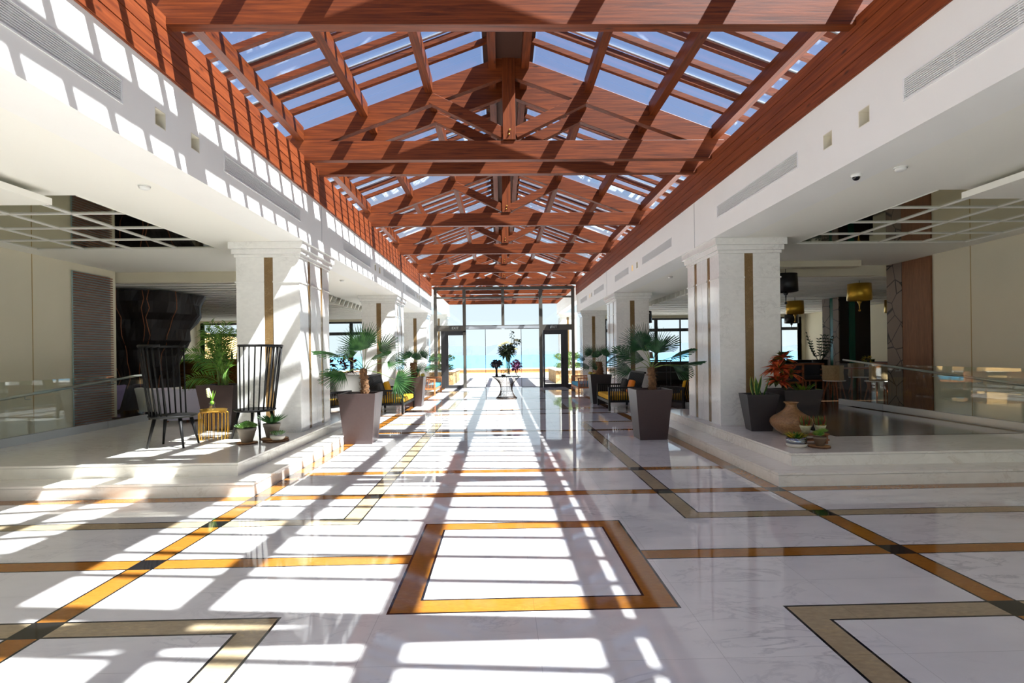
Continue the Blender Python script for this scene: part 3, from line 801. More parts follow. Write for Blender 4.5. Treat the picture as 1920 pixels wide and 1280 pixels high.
# ------------------------------------------------------------------ planters and palms
def planter_mesh(wt, wb, h, wall=.03):
    m = MB(); a, b = wb / 2, wt / 2
    o0 = [(-a, -a, 0), (a, -a, 0), (a, a, 0), (-a, a, 0)]; o1 = [(-b, -b, h), (b, -b, h), (b, b, h), (-b, b, h)]
    c = b - wall; hb = h - .07; c2 = c - .01
    i1 = [(-c, -c, h), (c, -c, h), (c, c, h), (-c, c, h)]; i0 = [(-c2, -c2, hb), (c2, -c2, hb), (c2, c2, hb), (-c2, c2, hb)]
    fs = [(0, 3, 2, 1)]
    for k in range(4):
        j = (k + 1) % 4
        fs += [(k, j, 4 + j, 4 + k), (4 + k, 4 + j, 8 + j, 8 + k), (8 + k, 8 + j, 12 + j, 12 + k)]
    fs.append((12, 13, 14, 15))
    return m.add(o0 + o1 + i1 + i0, fs)
def fan_leaf(crown, hub, d, r, tilt=.3, spread=75, n=26, droop=.05, mat=None, par=None, yaw_=0):
    m = MB(); crown = Vector(crown); hub = Vector(hub); d = Vector(d).normalized()
    mid = crown.lerp(hub, .5) + Vector((0, 0, .04))
    m.tube([crown, crown.lerp(hub, .3) + Vector((0, 0, .03)), mid, hub], [.008, .006, .005, .004], 6, mi=1)
    face = Vector((0, -1, 0)) * (1 - tilt) + Vector((0, 0, 1)) * tilt + Vector((yaw_, 0, 0))
    side = d.cross(face).normalized(); nrm = side.cross(d).normalized()
    k0 = len(m.v)
    for i in range(n):
        t = (i + .5) / n * 2 - 1
        a = radians(spread * t * 1.0)
        dd = d * cos(a) + side * sin(a)
        L = r * (1 - .28 * abs(t) ** 2.2) * random.uniform(.93, 1.04)
        ww = 2 * L * .5 * math.tan(radians(spread / n)) * 1.0
        # pleated blade: joined to 45 % of its length, then free and pointed
        x = dd.cross(nrm).normalized(); P = []
        for q, hw in ((0.0, .08), (.25, .55), (.45, .95), (.76, .42), (1.0, .02)):
            c = hub + dd * (L * q) - Vector((0, 0, 1)) * droop * r * q * q * q * (1 + .5 * abs(t)) + nrm * (.012 * (i % 2) * q)
            P.append((c - x * ww * hw * .5 + nrm * .006 * q, c - nrm * .008 * q, c + x * ww * hw * .5 + nrm * .006 * q))
        vs = [v for p in P for v in p]; fs = []
        for q in range(4):
            b = q * 3; fs += [(b, b + 1, b + 4, b + 3), (b + 1, b + 2, b + 5, b + 4)]
        m.add(vs, fs)
    return m.build('leaf', [mat or PALMG, STEMG], par)
def palm(loc, label, leaves, u, trunk=(0, .5), pm=PLANT, wt=.63, wb=.47, h=.86, mat=None, tilt_all=0, tx=0, rz=0):
    t = thing('potted_palm', label, 'potted palm', loc, rz)
    planter_mesh(wt, wb, h).build('planter', pm, t, bevel=.004)
    MB().box(-wt / 2 + .035, wt / 2 - .035, -wt / 2 + .035, wt / 2 - .035, h - .12, h - .05).build('soil', SOIL, t)
    zc = h - .07 + trunk[1]
    m = MB(); pts = []; rr = []
    for i in range(15):
        q = i / 14; pts.append((tx + .012 * sin(q * 5), .01 * cos(q * 4), h - .08 + trunk[1] * q)); rr.append((.075 + .012 * sin(q * 37)) * (1 - .15 * q) * u / .0093)
    m.tube(pts, rr, 12)
    for i in range(150):
        q = random.random(); a = random.uniform(0, 2 * pi); rad = .066 * u / .0093
        p = Vector((tx + rad * cos(a), rad * sin(a), h - .06 + trunk[1] * q * .98))
        m.leaf(p, (cos(a) * .7, sin(a) * .7, random.uniform(.2, 1.4)), random.uniform(.03, .075), .02, (0, 0, 1), .3, seg=2)
    m.build('trunk', FIBRE, t)
    for lf in leaves:
        hx, hz, dx, dz, r, y, tl = lf[:7]
        hub = (tx + hx * u, y * u / .0093, h - .07 + hz * u)
        dy = lf[7] if len(lf) > 7 else (y * .8)
        fan_leaf((tx + random.uniform(-.02, .02), random.uniform(-.02, .02), zc - .04), hub, (dx, dy, dz), r * u, tl, lf[8] if len(lf) > 8 else 72, mat=mat, par=t, n=26 if u < .012 else 20)
    return t
U1 = .0093
LP = [(-3, 86, -.15, 1, 56, -.12, .12, 0, 80), (0, 100, .3, 1, 44, .18, .25), (27, 85, .8, .62, 44, .08, .5), (43, 64, 1, .12, 42, .02, .55, -.2),
      (61, 31, 1, -.25, 46, -.16, .08, -.2, 88), (-36, 78, -.75, .1, 46, -.4, .75, -.65), (-27, 47, -.7, -.4, 46, -.35, .5, -.55), (-28, 74, -.6, .55, 36, .25, .6),
      (8, 69, .95, .4, 44, .15, .85), (-32, 44, -.75, .02, 34, -.3, .8, -.6)]
palm((-2.62, 9.75, 0), 'big fan palm in a tall brown tapered planter standing before the left pillar', LP, U1, (0, .5), tx=.06)
RP = [(-20, 82, -.7, .7, 52, -.12, .25, 0, 60), (-7, 90, -.35, .95, 48, .18, .3), (-17, 62, -.95, .32, 60, -.12, .55, 0, 50), (-42, 44, -1, .08, 46, -.15, .5, 0, 60), (12, 74, .3, 1, 54, .15, .75),
      (20, 80, .75, .6, 46, .12, .8), (27, 66, .75, .28, 48, -.3, .75, -.55), (42, 52, .75, .14, 44, -.4, .85, -.6), (34, 50, .7, -.35, 40, -.2, .5, -.3, 50), (0, 78, -.1, 1, 46, .3, .4), (-38, 66, -.9, .5, 40, .15, .6)]
palm((2.42, 9.7, 0), 'big dark green fan palm in a tall brown tapered planter standing before the right pillar', RP, U1, (0, .46), mat=PALMD, tx=.04, pm=PLANT)
FP = [(-6, 42, -.55, .8, 27, -.15, .3), (3, 38, .25, .95, 29, 0, .2), (13, 44, .7, .62, 27, .15, .4), (26, 34, 1, .35, 24, .1, .7), (22, 20, 1, .14, 30, -.15, .7), (-14, 30, -.7, .3, 24, -.1, .6, -.7),
      (-18, 14, -.7, -.4, 18, -.1, .6), (8, 18, .6, .3, 24, -.25, .5)]
U2 = .0150
palm((-2.75, 16.55, 0), 'smaller fan palm in a brown planter further down the hall on the left', FP, U2, (0, .5), mat=PALMD, tx=.0)
palm((2.75, 16.55, 0), 'smaller fan palm in a dark planter further down the hall on the right', [(-l[0], *l[1:2], -l[2], *l[3:]) for l in FP], U2, (0, .45), mat=PALMD, pm=PLANTK)
palm((-5.75, 5.0, 0), 'palm at the left picture edge, only yellow leaf tips showing', [(66, 72, 1, .3, 34, .1, .7, 0, 30), (20, 80, .2, 1, 40, 0, .3), (-30, 60, -1, .4, 44, 0, .5), (0, 60, 0, .7, 40, .3, .5)], U1, (0, .55), mat=leafmat('palm_light', hexc(110, 150, 50), hexc(214, 196, 70)))

# areca palm in the big pot between the spindle chairs
t = thing('potted_areca_palm', 'feathery green areca palm in a big brown planter behind the gold wire table', 'potted palm', (-4.86, 9.50, .3))
planter_mesh(.62, .42, .75).build('planter', PLANT, t, bevel=.004)
MB().box(-.27, .27, -.27, .27, .62, .69).build('soil', SOIL, t)
ARE = leafmat('areca_green', hexc(60, 108, 40), hexc(120, 160, 60), .4, .4)
for k, (ex, ey, ez, lean) in enumerate([(-.55, -.1, .72, .5), (-.38, .1, .9, .4), (-.2, -.12, .98, .3), (.0, .12, 1.05, .2), (.12, -.3, 1.0, .2), (.26, -.7, .85, .35), (.42, -.9, .62, .5), (-.62, .05, .30, .6), (.1, -.25, .80, .3), (.1, .2, .98, .2), (-.28, .22, .86, .3), (.5, -.85, .46, .6), (-.1, -.2, 1.08, .2), (-.3, .05, 1.0, .2), (.05, .1, .95, .2), (-.45, -.2, .7, .2), (-.15, .15, .9, .2), (-.5, .1, .55, .2), (.2, -.5, .7, .2)]):
    m = MB(); base = Vector((random.uniform(-.08, .08), random.uniform(-.06, .06), .66)); tip = Vector((ex, ey, .72 + ez))
    c1 = base + Vector((ex * .12, ey * .12, ez * .75)); pts = []
    for i in range(13):
        q = i / 12; p = base * (1 - q) ** 2 + c1 * 2 * q * (1 - q) + tip * q * q; p.z -= .18 * q ** 4 * abs(ex) * 1.6; pts.append(p)
    m.tube(pts, [.009 - .0065 * i / 12 for i in range(13)], 6, mi=1)
    for i in range(4, 13):
        for sub in (0, .5):
            if i == 12 and sub: continue
            p = pts[i] if not sub else pts[i].lerp(pts[i + 1], .5)
            dr = (pts[min(i + 1, 12)] - pts[i - 1]).normalized()
            sd = dr.cross(Vector((0, -1, .3))).normalized(); up = sd.cross(dr)
            for s in (-1, 1):
                m.leaf(p, dr * .75 + sd * s * .8 + Vector((0, random.uniform(-.3, .3), .1)), random.uniform(.2, .28) * (1 - .4 * max(0, (i - 8)) / 5), .02, (0, -1, .3), .35, seg=3)
    m.build('frond', [ARE, STEMG], t)

# ------------------------------------------------------------------ spindle chairs
def spindle_chair(loc, rz, label):
    t = thing('spindle_chair', label, 'chair', loc, rz)
    r = .285; zs = .43
    m = MB(); prof = []
    n = 40
    def outline(k): 
        a = 2 * pi * k / n; return (r * 1.0 * cos(a) * (1.06 if cos(a) > 0 else 1.0), r * sin(a))
    for (sc, z) in ((.9, zs - .035), (1.0, zs - .02), (1.02, zs - .005), (.98, zs), (.6, zs - .008), (.0, zs - .012)):
        prof.append([(outline(k)[0] * sc, outline(k)[1] * sc, z) for k in range(n)])
    vs = [v for p in prof for v in p]; fs = [tuple(range(n))[::-1]]
    for i in range(len(prof) - 1):
        fs += [(i * n + k, i * n + (k + 1) % n, (i + 1) * n + (k + 1) % n, (i + 1) * n + k) for k in range(n)]
    m.add(vs, fs, smooth=True); m.build('seat', BLACKW, t)
    for (ax, ay) in ((.17, .15), (.17, -.15), (-.16, .14), (-.16, -.14)):
        MB().tube([(ax, ay, zs - .03), (ax * 1.42, ay * 1.45, 0)], [.025, .014], 10).build('leg', BLACKW, t)
    zt = 1.36; N = 15; top = []
    for i in range(N):
        a = radians(78 + (282 - 78) * i / (N - 1))
        p0 = Vector((.265 * cos(a), .265 * sin(a), zs - .01)); p1 = Vector((.31 * cos(a) - .07, .345 * sin(a), zt))
        MB().tube([p0, p1], .0105, 8).build('spindle', BLACKW, t)
    for i in range(33):
        a = radians(74 + (286 - 74) * i / 32); top.append((.31 * cos(a) - .07, .345 * sin(a), zt + .008))
    MB().tube(top, .019, 10).build('top_rail', BLACKW, t)
    return t
spindle_chair((-4.68, 7.72, .3), radians(4), 'tall black spindle-back chair on the left platform, left of the gold wire table')
spindle_chair((-3.86, 8.42, .3), radians(166), 'tall black spindle-back chair standing against the left pillar, right of the gold wire table')

t = thing('wire_side_table', 'round gold wire side table with a tray top between two black spindle chairs', 'side table', (-4.42, 8.3, .3))
for k in range(22):
    a = 2 * pi * k / 22; R_ = .2
    MB().tube([(.15 * cos(a), .15 * sin(a), .40), (.185 * cos(a), .185 * sin(a), .40), (R_ * cos(a), R_ * sin(a), .385), (R_ * cos(a), R_ * sin(a), .03), (.19 * cos(a), .19 * sin(a), .008), (.16 * cos(a), .16 * sin(a), .004)], .0042, 6).build('wire', plain('gold_wire', hexc(226, 172, 62), .25, .85), t)
MB().lathe([(0, .402), (.165, .402), (.185, .44), (.18, .445), (.16, .415), (0, .412)], n=32).build('tray', BRASS, t)
t = thing('hyacinth_vase', 'white hyacinth in a small glass vase on the gold wire table', 'flower vase', (-4.44, 8.3, .7165))
MB().lathe([(0, .0), (.035, .0), (.045, .03), (.04, .06), (.03, .075), (.04, .11), (.043, .12)], n=20).build('vase', GLASSB, t)
m = MB(); m.blob((0, 0, .12), (.03, .03, .035), 0)
for k in range(7):
    a = 2 * pi * k / 7; m.leaf((0, 0, .13), (cos(a) * .3, sin(a) * .3, 1), .2, .025, (cos(a), sin(a), 0), .1)
m.build('leaves', leafmat('fresh_green', hexc(100, 160, 40), hexc(160, 200, 80)), t)
m = MB()
for k in range(46):
    a = k * 2.4; z = .2 + .13 * k / 46; rr = .028 * (1 - .4 * k / 46)
    m.blob((-.03 - (z - .2) * .25 + rr * cos(a), rr * sin(a), z), .011, n=5, m=4)
m.build('blossom', plain('hyacinth_cream', hexc(236, 238, 180), .6), t)
t = thing('saucer', 'little white dish lying on the gold wire table tray', 'dish', (-4.53, 8.26, .713))
MB().lathe([(0, 0), (.03, 0), (.04, .01), (.036, .012), (0, .004)], n=16).build('dish', WHITE, t)

# ------------------------------------------------------------------ succulents and small pots
def wood_disc(loc, r, h, label):
    m = MB(); wob = lambda a, z: 1 + .05 * sin(3 * a) + .03 * sin(7 * a + 1)
    t = thing('wood_slice', label, 'wood slice', loc)
    MB().lathe([(r, 0), (r, h), ], n=28, wob=wob).build('bark', plain('bark', hexc(92, 62, 40), .95, var=.4, scale=60, bump=1), t)
    MB().lathe([(0, 0), (r * .97, 0), (r * .97, h * .99), (0, h)], n=28, wob=wob, smooth=False).build('wood', wood('slice_wood', hexc(170, 122, 74), hexc(204, 160, 108), 'x', .8, 3, False), t)
def rosette(m, c, R_, n, rows=4, wd=.02, up=.3, mi=0, wide=.55):
    for r in range(rows):
        for k in range(n):
            a = 2 * pi * (k + r * .5) / n + r; el = up + r * (1.3 - up) / rows
            L = R_ * (1 - .14 * r)
            m.leaf(c, (cos(a) * cos(el), sin(a) * cos(el), sin(el)), L, wd, (-cos(a) * sin(el), -sin(a) * sin(el), cos(el)), -.15, mi, 3, .5, wide)
SUC = leafmat('succulent_green', hexc(62, 104, 48), hexc(120, 156, 80), .4, .15)
SUC2 = leafmat('succulent_dark', hexc(46, 92, 52), hexc(84, 130, 66), .4, .15)
SUCR = leafmat('aloe_tipped', hexc(52, 108, 34), hexc(206, 168, 54), .4, .2)
CLAY = plain('grey_clay', hexc(134, 124, 112), .8, var=.06, scale=14)
def pot(t, r0, r1, h, mat=CLAY, rim=True):
    P = [(0, 0), (r0, 0), (r1 * .93, h * .78)]
    P += ([(r1 * .96, h * .78), (r1, h), (r1 * .9, h), (r1 * .86, h * .88), (0, h * .88)] if rim else [(r1, h), (r1 * .92, h), (r1 * .88, h * .88), (0, h * .88)])
    MB().lathe(P, n=28).build('pot', mat, t)
wood_disc((-3.72, 7.82, .3), .135, .022, 'wooden slice under the left grey succulent pot on the left platform')
t = thing('potted_succulent', 'bushy green succulent in a grey clay pot, foremost by the left pillar', 'potted plant', (-3.72, 7.82, .3225))
pot(t, .07, .125, .2)
m = MB()
for k in range(16):
    a = k * 2.4; rr = .12 * sqrt(k / 16)
    rosette(m, (rr * cos(a), rr * sin(a), .2 + .05 * (1 - rr / .12)), .07, 8, 3, .034)
m.build('leaves', SUC, t)
wood_disc((-3.40, 8.0, .3), .175, .022, 'lower wooden slice under the grey pot and glass terrarium by the left pillar')
wood_disc((-3.43, 8.03, .3225), .185, .02, 'upper wooden slice of the small stack by the left pillar')
t = thing('potted_aloe', 'spiky green aloe in a grey pot, rearmost of three small pots, left pillar', 'potted plant', (-3.5, 8.12, .343))
pot(t, .075, .12, .2)
m = MB(); rosette(m, (0, 0, .19), .25, 10, 6, .045, .35, wide=.25); m.build('leaves', SUC2, t)
t = thing('glass_terrarium', 'low round terrarium with pale base and small succulents on wooden slices by the left pillar', 'terrarium', (-3.33, 7.90, .343))
MB().lathe([(0, 0), (.075, 0), (.1, .03), (.1, .055), (0, .055)], n=28).build('base', plain('pale_ceramic', hexc(205, 198, 184), .6), t)
MB().lathe([(.1, .055), (.1, .115)], n=28).build('glass_rim', GLASSB, t)
m = MB()
for p in ((-.04, 0), (.04, .02), (.0, -.04)): rosette(m, (p[0], p[1], .06), .085, 8, 3, .026, .5)
m.build('plants', SUC, t)

t = thing('potted_snake_plant', 'yellow-edged snake plant in a dark tapered planter at the right pillar', 'potted plant', (3.72, 8.36, .3), radians(-8))
planter_mesh(.46, .3, .55, .02).build('planter', PLANTK, t, bevel=.003)
MB().box(-.19, .19, -.19, .19, .42, .5).build('soil', SOIL, t)
for k in range(8):
    a = k * .85; L = random.uniform(.28, .42); bx_ = .06 * cos(a * 2)
    m = MB(); m.leaf((bx_, .05 * sin(a), .49), (.34 * cos(a), .3 * sin(a), 1), L, .062, (cos(a), sin(a), .2), 0, 0, 5, .35, .5)
    m.leaf((bx_, .05 * sin(a) - .012, .49), (.34 * cos(a), .3 * sin(a), 1), L * .98, .046, (cos(a), sin(a), .2), 0, 1, 5, .36, .5)
    m.build('leaf', [leafmat('sansevieria_edge', hexc(186, 196, 84), hexc(214, 214, 110)), leafmat('sansevieria_mid', hexc(44, 84, 40), hexc(70, 116, 56))], t)
t = thing('potted_croton', 'red and orange croton in the larger black planter beside the right pillar', 'potted plant', (4.36, 8.55, .3))
planter_mesh(.6, .42, .6, .025).build('planter', PLANTK, t, bevel=.003)
MB().box(-.26, .26, -.26, .26, .45, .54).build('soil', SOIL, t)
CRO = leafmat('croton_red', hexc(150, 42, 26), hexc(232, 116, 66), .35, .3); CRG = leafmat('croton_green', hexc(52, 62, 26), hexc(110, 112, 40), .35, .25)
m = MB()
for c, R_, n in (((-.26, -.06, .92), .28, 60), ((-.12, -.12, .84), .24, 44), ((-.32, -.14, .74), .22, 40), ((-.2, -.08, 1.08), .24, 36)):
    for k in range(n):
        a = k * 2.4; el = random.uniform(-.3, 1.3)
        m.leaf(c, (cos(a) * cos(el), sin(a) * cos(el), sin(el)), R_ * random.uniform(.7, 1.1), .075, (0, 0, 1), .35, 0 if random.random() < .72 else 1, 4, .3, .5)
m.tube([(-.1, 0, .5), (-.18, 0, .8), (-.22, 0, 1.1)], .012, 6, mi=1)
m.build('croton', [CRO, CRG], t)
m = MB()
for k in range(34):
    a = k * 2.4; el = random.uniform(.0, 1.2)
    m.leaf((.16 + .05 * cos(a), .05 * sin(a), .54), (cos(a) * cos(el), sin(a) * cos(el), sin(el)), random.uniform(.16, .3), .05, (0, 0, 1), .3, 0, 4, .3, .55)
m.build('undergrowth', leafmat('dieffenbachia', hexc(44, 92, 30), hexc(120, 140, 44)), t)
t = thing('clay_vase', 'wide bellied brown clay vase with narrow neck in front of the black planters', 'vase', (3.95, 7.85, .3))
MB().lathe([(0, .0), (.1, .0), (.13, .01), (.2, .06), (.265, .13), (.285, .18), (.278, .225), (.23, .27), (.165, .305), (.125, .335), (.09, .37), (.072, .405), (.07, .43), (.085, .452), (.1, .46), (.098, .468), (.08, .465), (.062, .44), (.055, .42)], n=56).build('body', marble('glazed_clay', hexc(146, 108, 70), hexc(196, 166, 122), .28, 3, 1.0, .4), t)
t = thing('aloe_glass_bowl', 'red-tipped aloe in a mirrored glass bowl on a pale saucer beside the clay vase', 'potted plant', (3.49, 6.86, .3))
MB().lathe([(0, 0), (.1, 0), (.118, .02), (.122, .045), (0, .045)], n=30).build('saucer', plain('pale_ceramic', hexc(205, 198, 184), .6), t)
MB().lathe([(0, .046), (.118, .046), (.122, .05), (.122, .115), (.115, .115), (.112, .075), (0, .075)], n=30).build('bowl', plain('mirror_glass', hexc(140, 144, 150), .06, .95), t)
m = MB(); rosette(m, (0, 0, .09), .17, 11, 6, .05, .3, wide=.3); m.build('leaves', SUCR, t)
wood_disc((3.74, 6.78, .3), .125, .02, 'wooden slice under the small brown pot, front right of the right group')
t = thing('potted_jade', 'small light green plant in a brown clay pot on the lone right wooden slice', 'potted plant', (3.74, 6.78, .3205))
pot(t, .045, .078, .11, plain('brown_clay', hexc(122, 104, 86), .8, var=.06, scale=14))
m = MB()
for k in range(9):
    a = k * 2.4; rr = .06 * sqrt(k / 9); rosette(m, (rr * cos(a), rr * sin(a), .12 + .025 * (k % 3)), .06, 7, 3, .026)
m.build('leaves', leafmat('jade', hexc(96, 150, 60), hexc(170, 196, 96)), t)
t = thing('crate_stand', 'low brown wooden stand carrying two mossy pots behind the small brown pot', 'plant stand', (3.83, 7.08, .3))
for zz in (.04, .11): MB().box(-.19, .17, -.07, .07, zz, zz + .02).build('shelf', wood('stand_wood', hexc(110, 66, 36), hexc(158, 104, 64), 'x', .6, 2, False), t)
for xx in (-.17, .13): MB().box(xx, xx + .025, -.06, .06, 0, .11).build('support', MATS['stand_wood'], t)
MOSS = plain('mossy_pot', hexc(170, 168, 134), .85, var=.25, scale=22)
for k, (dx, lab) in enumerate(((-.1, 'left'), (.09, 'right'))):
    t = thing('potted_heather', 'reddish green sprigs in a mossy pot, %s of the pair on the wooden stand' % lab, 'potted plant', (3.83 + dx, 7.08, .4305))
    pot(t, .04, .072, .105, MOSS, False)
    m = MB()
    for i in range(60):
        a = i * 2.4; rr = .055 * sqrt(i / 60); m.leaf((rr * cos(a), rr * sin(a), .09), (rr * cos(a) * 6, rr * sin(a) * 6, 1), random.uniform(.08, .15), .018, (0, -1, 0), 0, i % 3 != 0, 2)
    for i in range(6):
        m.blob((random.uniform(-.03, .05), -.05, .1 + .02 * random.random()), .006, 2, 5, 4)
    m.build('sprigs', [leafmat('heather_red', hexc(120, 44, 30), hexc(170, 84, 60)), leafmat('heather_green', hexc(70, 92, 40), hexc(130, 140, 70)), YEL], t)

# ------------------------------------------------------------------ settees and armchairs
def slat_seat(name, loc, rz, label, wd, mat, cush, pil, backh=.95, dp=.82, rocker=False, pils=2, group=None, cat='settee'):
    """local: faces +x, width along y"""
    t = thing(name, label, cat, loc, rz, group)
    h = wd / 2; L = .05
    for sy in (-1, 1):
        for sx, hh in ((dp / 2, .62), (-dp / 2, .62)):
            y_ = sy * (h - L / 2)
            MB().box(sx - L / 2, sx + L / 2, y_ - L / 2, y_ + L / 2, 0, hh).build('leg', mat, t)
        m = MB(); y0, y1 = sorted((sy * h, sy * (h - .06)))
        m.box(-dp / 2 + L / 2, dp / 2 - L / 2, y0 + .008, y1 - .008, .575, .62); m.box(-dp / 2 + L / 2, dp / 2 - L / 2, y0 + .012, y1 - .012, .22, .27)
        n = 13
        for k in range(n):
            x_ = -dp / 2 + (k + 1) * dp / (n + 1); m.box(x_ - .011, x_ + .011, y0 + .02, y1 - .02, .27, .575)
        m.build('armrest', mat, t)
    m = MB(); m.box(-dp / 2 + L / 2, dp / 2 - L / 2, -h + .06, h - .06, .235, .265); m.box(dp / 2 - .025, dp / 2 + .02, -h + .05, h - .05, .2, .27); m.build('seat_frame', mat, t)
    m = MB(); n = int(wd / .075); zt = backh
    f = lambda z: -dp / 2 + .06 - (z - .3) * .28
    for k in range(n):
        y_ = -h + .09 + k * (wd - .18) / (n - 1)
        m.hexa([(f(.27), y_ - .011, .27), (f(.27) + .02, y_ - .011, .27), (f(.27) + .02, y_ + .011, .27), (f(.27), y_ + .011, .27),
                (f(zt), y_ - .011, zt), (f(zt) + .02, y_ - .011, zt), (f(zt) + .02, y_ + .011, zt), (f(zt), y_ + .011, zt)])
    m.box(f(zt) - .015, f(zt) + .035, -h + .03, h - .03, zt, zt + .045)
    m.build('backrest', mat, t)
    MB().box(-dp / 2 + .1, dp / 2 + .01, -h + .065, h - .065, .272, .40).build('seat_cushion', cush, t, bevel=.03)
    for k in range(pils):
        y_ = -h + wd * (k + .5) / pils
        b = MB(); b.cbox((-dp / 2 + .17, y_, .6), (.1, .42, .36), 0, 0, 0, radians(-16))
        tag(b.build('pillow', pil[k % len(pil)], t, bevel=.04))
    return t
slat_seat('slatted_settee', (-3.12, 15.22, 0), 0, 'black slatted settee with yellow seat cushion on the left before the second pillar', 1.86, BLACKW, YEL, (GREYF, YEL))
slat_seat('slatted_settee', (3.0, 15.05, 0), pi, 'black slatted settee with mustard seat cushion on the right before the second pillar', 1.7, BLACKW, YEL, (GREYF, plain('orange_fabric', hexc(214, 120, 24), .85)))
slat_seat('slatted_settee', (-3.02, 21.6, 0), 0, 'teak slatted settee with blue seat and olive pillow on the left near the glass entrance', 2.2, TEAK, BLUEF, (plain('olive_fabric', hexc(168, 146, 40), .85),), .8, .8)
slat_seat('slatted_settee', (3.02, 21.0, 0), pi, 'teak slatted settee with blue seat and olive pillow on the right near the glass entrance', 2.0, TEAK, BLUEF, (MATS['olive_fabric'],), .8, .8)
slat_seat('slatted_armchair', (-4.55, 14.2, 0), radians(60), 'black slatted armchair with yellow cushion half hidden behind the big left palm', .8, BLACKW, YEL, (YEL,), 1.02, .75, pils=1, cat='armchair')
slat_seat('slatted_armchair', (4.5, 14.3, 0), radians(120), 'black slatted armchair with yellow cushion half hidden behind the big right palm', .8, BLACKW, YEL, (YEL,), 1.02, .75, pils=1, cat='armchair')
slat_seat('slatted_armchair', (-3.75, 19.35, 0), radians(55), 'teak slatted armchair with blue pillow behind the far left potted palm', .7, TEAK, BLUEF, (BLUEF,), .98, .7, pils=1, cat='armchair')
slat_seat('slatted_armchair', (3.75, 19.35, 0), radians(125), 'teak slatted armchair with blue pillow behind the far right potted palm', .7, TEAK, BLUEF, (BLUEF,), .98, .7, pils=1, cat='armchair')

# ------------------------------------------------------------------ flower table
t = thing('wire_table', 'hourglass shaped wire table with bouquets in front of the glass entrance', 'table', (0.0, 19.0, 0))
def hr(z): q = z / .72; return .20 + .14 * max(0, (.42 - q) / .42) ** 2 * 1.0 + .26 * max(0, (q - .42) / .58) ** 2.2
DKM = plain('bronze_wire', hexc(62, 46, 34), .4, .5)
for k in range(44):
    a = 2 * pi * k / 44
    MB().tube([(hr(.72 * i / 10) * cos(a), hr(.72 * i / 10) * sin(a), .01 + .71 * i / 10) for i in range(11)], .0055, 5).build('wire', DKM, t)
MB().lathe([(hr(0) - .015, 0), (hr(0) + .02, 0), (hr(0) + .02, .02), (hr(0) - .015, .02), (hr(0) - .015, 0)], n=36).build('base_ring', DKM, t)
MB().lathe([(0, .72), (.5, .72), (.51, .735), (.5, .75), (0, .75)], n=40).build('table_top', plain('smoked_top', hexc(30, 28, 28), .08), t)
def foliage(m, c, r, n, L, wd, mi=0, bend=.2):
    for k in range(n):
        v = Vector((random.gauss(0, 1), random.gauss(0, 1), random.gauss(0, 1))).normalized()
        p = Vector(c) + Vector((v.x * r[0], v.y * r[1], v.z * r[2])) * random.uniform(.45, .95)
        m.leaf(p, v + Vector((0, 0, .3)), L * random.uniform(.7, 1.2), wd, (random.random(), random.random(), 1), bend, mi, 3)
DK = leafmat('dark_foliage', hexc(28, 40, 26), hexc(58, 70, 44), .75, .05); PUR = leafmat('purple_flowers', hexc(62, 30, 58), hexc(128, 70, 110), .75, .05); WFL = leafmat('white_flowers', hexc(214, 206, 150), hexc(246, 244, 220)); BLK = leafmat('black_foliage', hexc(20, 16, 20), hexc(44, 34, 44), .75, .05)
t = thing('tall_bouquet', 'tall glass vase with dark leaves and white lilies in the middle of the wire table', 'bouquet', (.07, 19.05, .751))
MB().lathe([(0, 0), (.1, 0), (.1, .02), (.11, .62), (.105, .62), (.095, .02)], n=24).build('vase', GLASSB, t)
m = MB(); m.blob((-.03, 0, .82), (.14, .12, .14), n=14, m=8); m.blob((0, 0, .6), (.08, .08, .13), n=10, m=6); foliage(m, (-.03, 0, .86), (.25, .2, .17), 260, .16, .07, 0)
for k in range(12): m.tube([(random.uniform(-.05, .05), random.uniform(-.05, .05), .05), (random.uniform(-.08, .08), 0, .7)], .006, 5, mi=0)
m.tube([(0, 0, .8), (.12, 0, 1.1), (.14, 0, 1.5)], .006, 5); foliage(m, (.14, 0, 1.4), (.06, .05, .16), 30, .07, .04); m.tube([(0, 0, .8), (.2, 0, 1.1), (.32, 0, 1.16), (.26, 0, .7)], .006, 5); foliage(m, (.3, 0, 1.15), (.12, .06, .08), 44, .1, .05)
m.build('greenery', DK, t)
m = MB()
for c in ((-.16, 0, 1.06), (-.04, -.02, 1.1), (-.26, 0, 1.0), (.3, 0, 1.18), (.12, 0, 1.05), (.26, 0, .88)): rosette(m, c, .12, 7, 3, .06)
m.build('flowers', WFL, t)
t = thing('dark_bouquet', 'bouquet of near black flowers in a dark vase at the left of the wire table', 'bouquet', (-.33, 19.0, .751))
MB().lathe([(0, 0), (.05, 0), (.035, .1), (.03, .3), (.04, .34)], n=16).build('vase', BLACKW, t)
m = MB(); m.blob((0, 0, .4), (.15, .13, .09), n=14, m=8); foliage(m, (0, 0, .42), (.18, .16, .11), 220, .09, .06); m.build('flowers', BLK, t)
t = thing('purple_bouquet', 'bouquet of dark purple flowers in a glass vase at the right of the wire table', 'bouquet', (.34, 18.85, .751))
MB().lathe([(0, 0), (.055, 0), (.06, .15), (.055, .15), (.05, .01)], n=16).build('vase', GLASSB, t)
m = MB(); m.blob((0, 0, .34), (.11, .1, .11), n=14, m=8); foliage(m, (0, 0, .36), (.17, .15, .15), 200, .1, .06, 0); m.build('flowers', PUR, t)
m = MB()
for k in range(10): m.tube([(0, 0, .02), (random.uniform(-.08, .08), random.uniform(-.05, .05), .32)], .005, 4)
m.build('stems', DK, t)
t = thing('small_flower_bowl', 'little bowl of yellow green flowers low between the bouquets', 'flower bowl', (-.1, 18.78, .751))
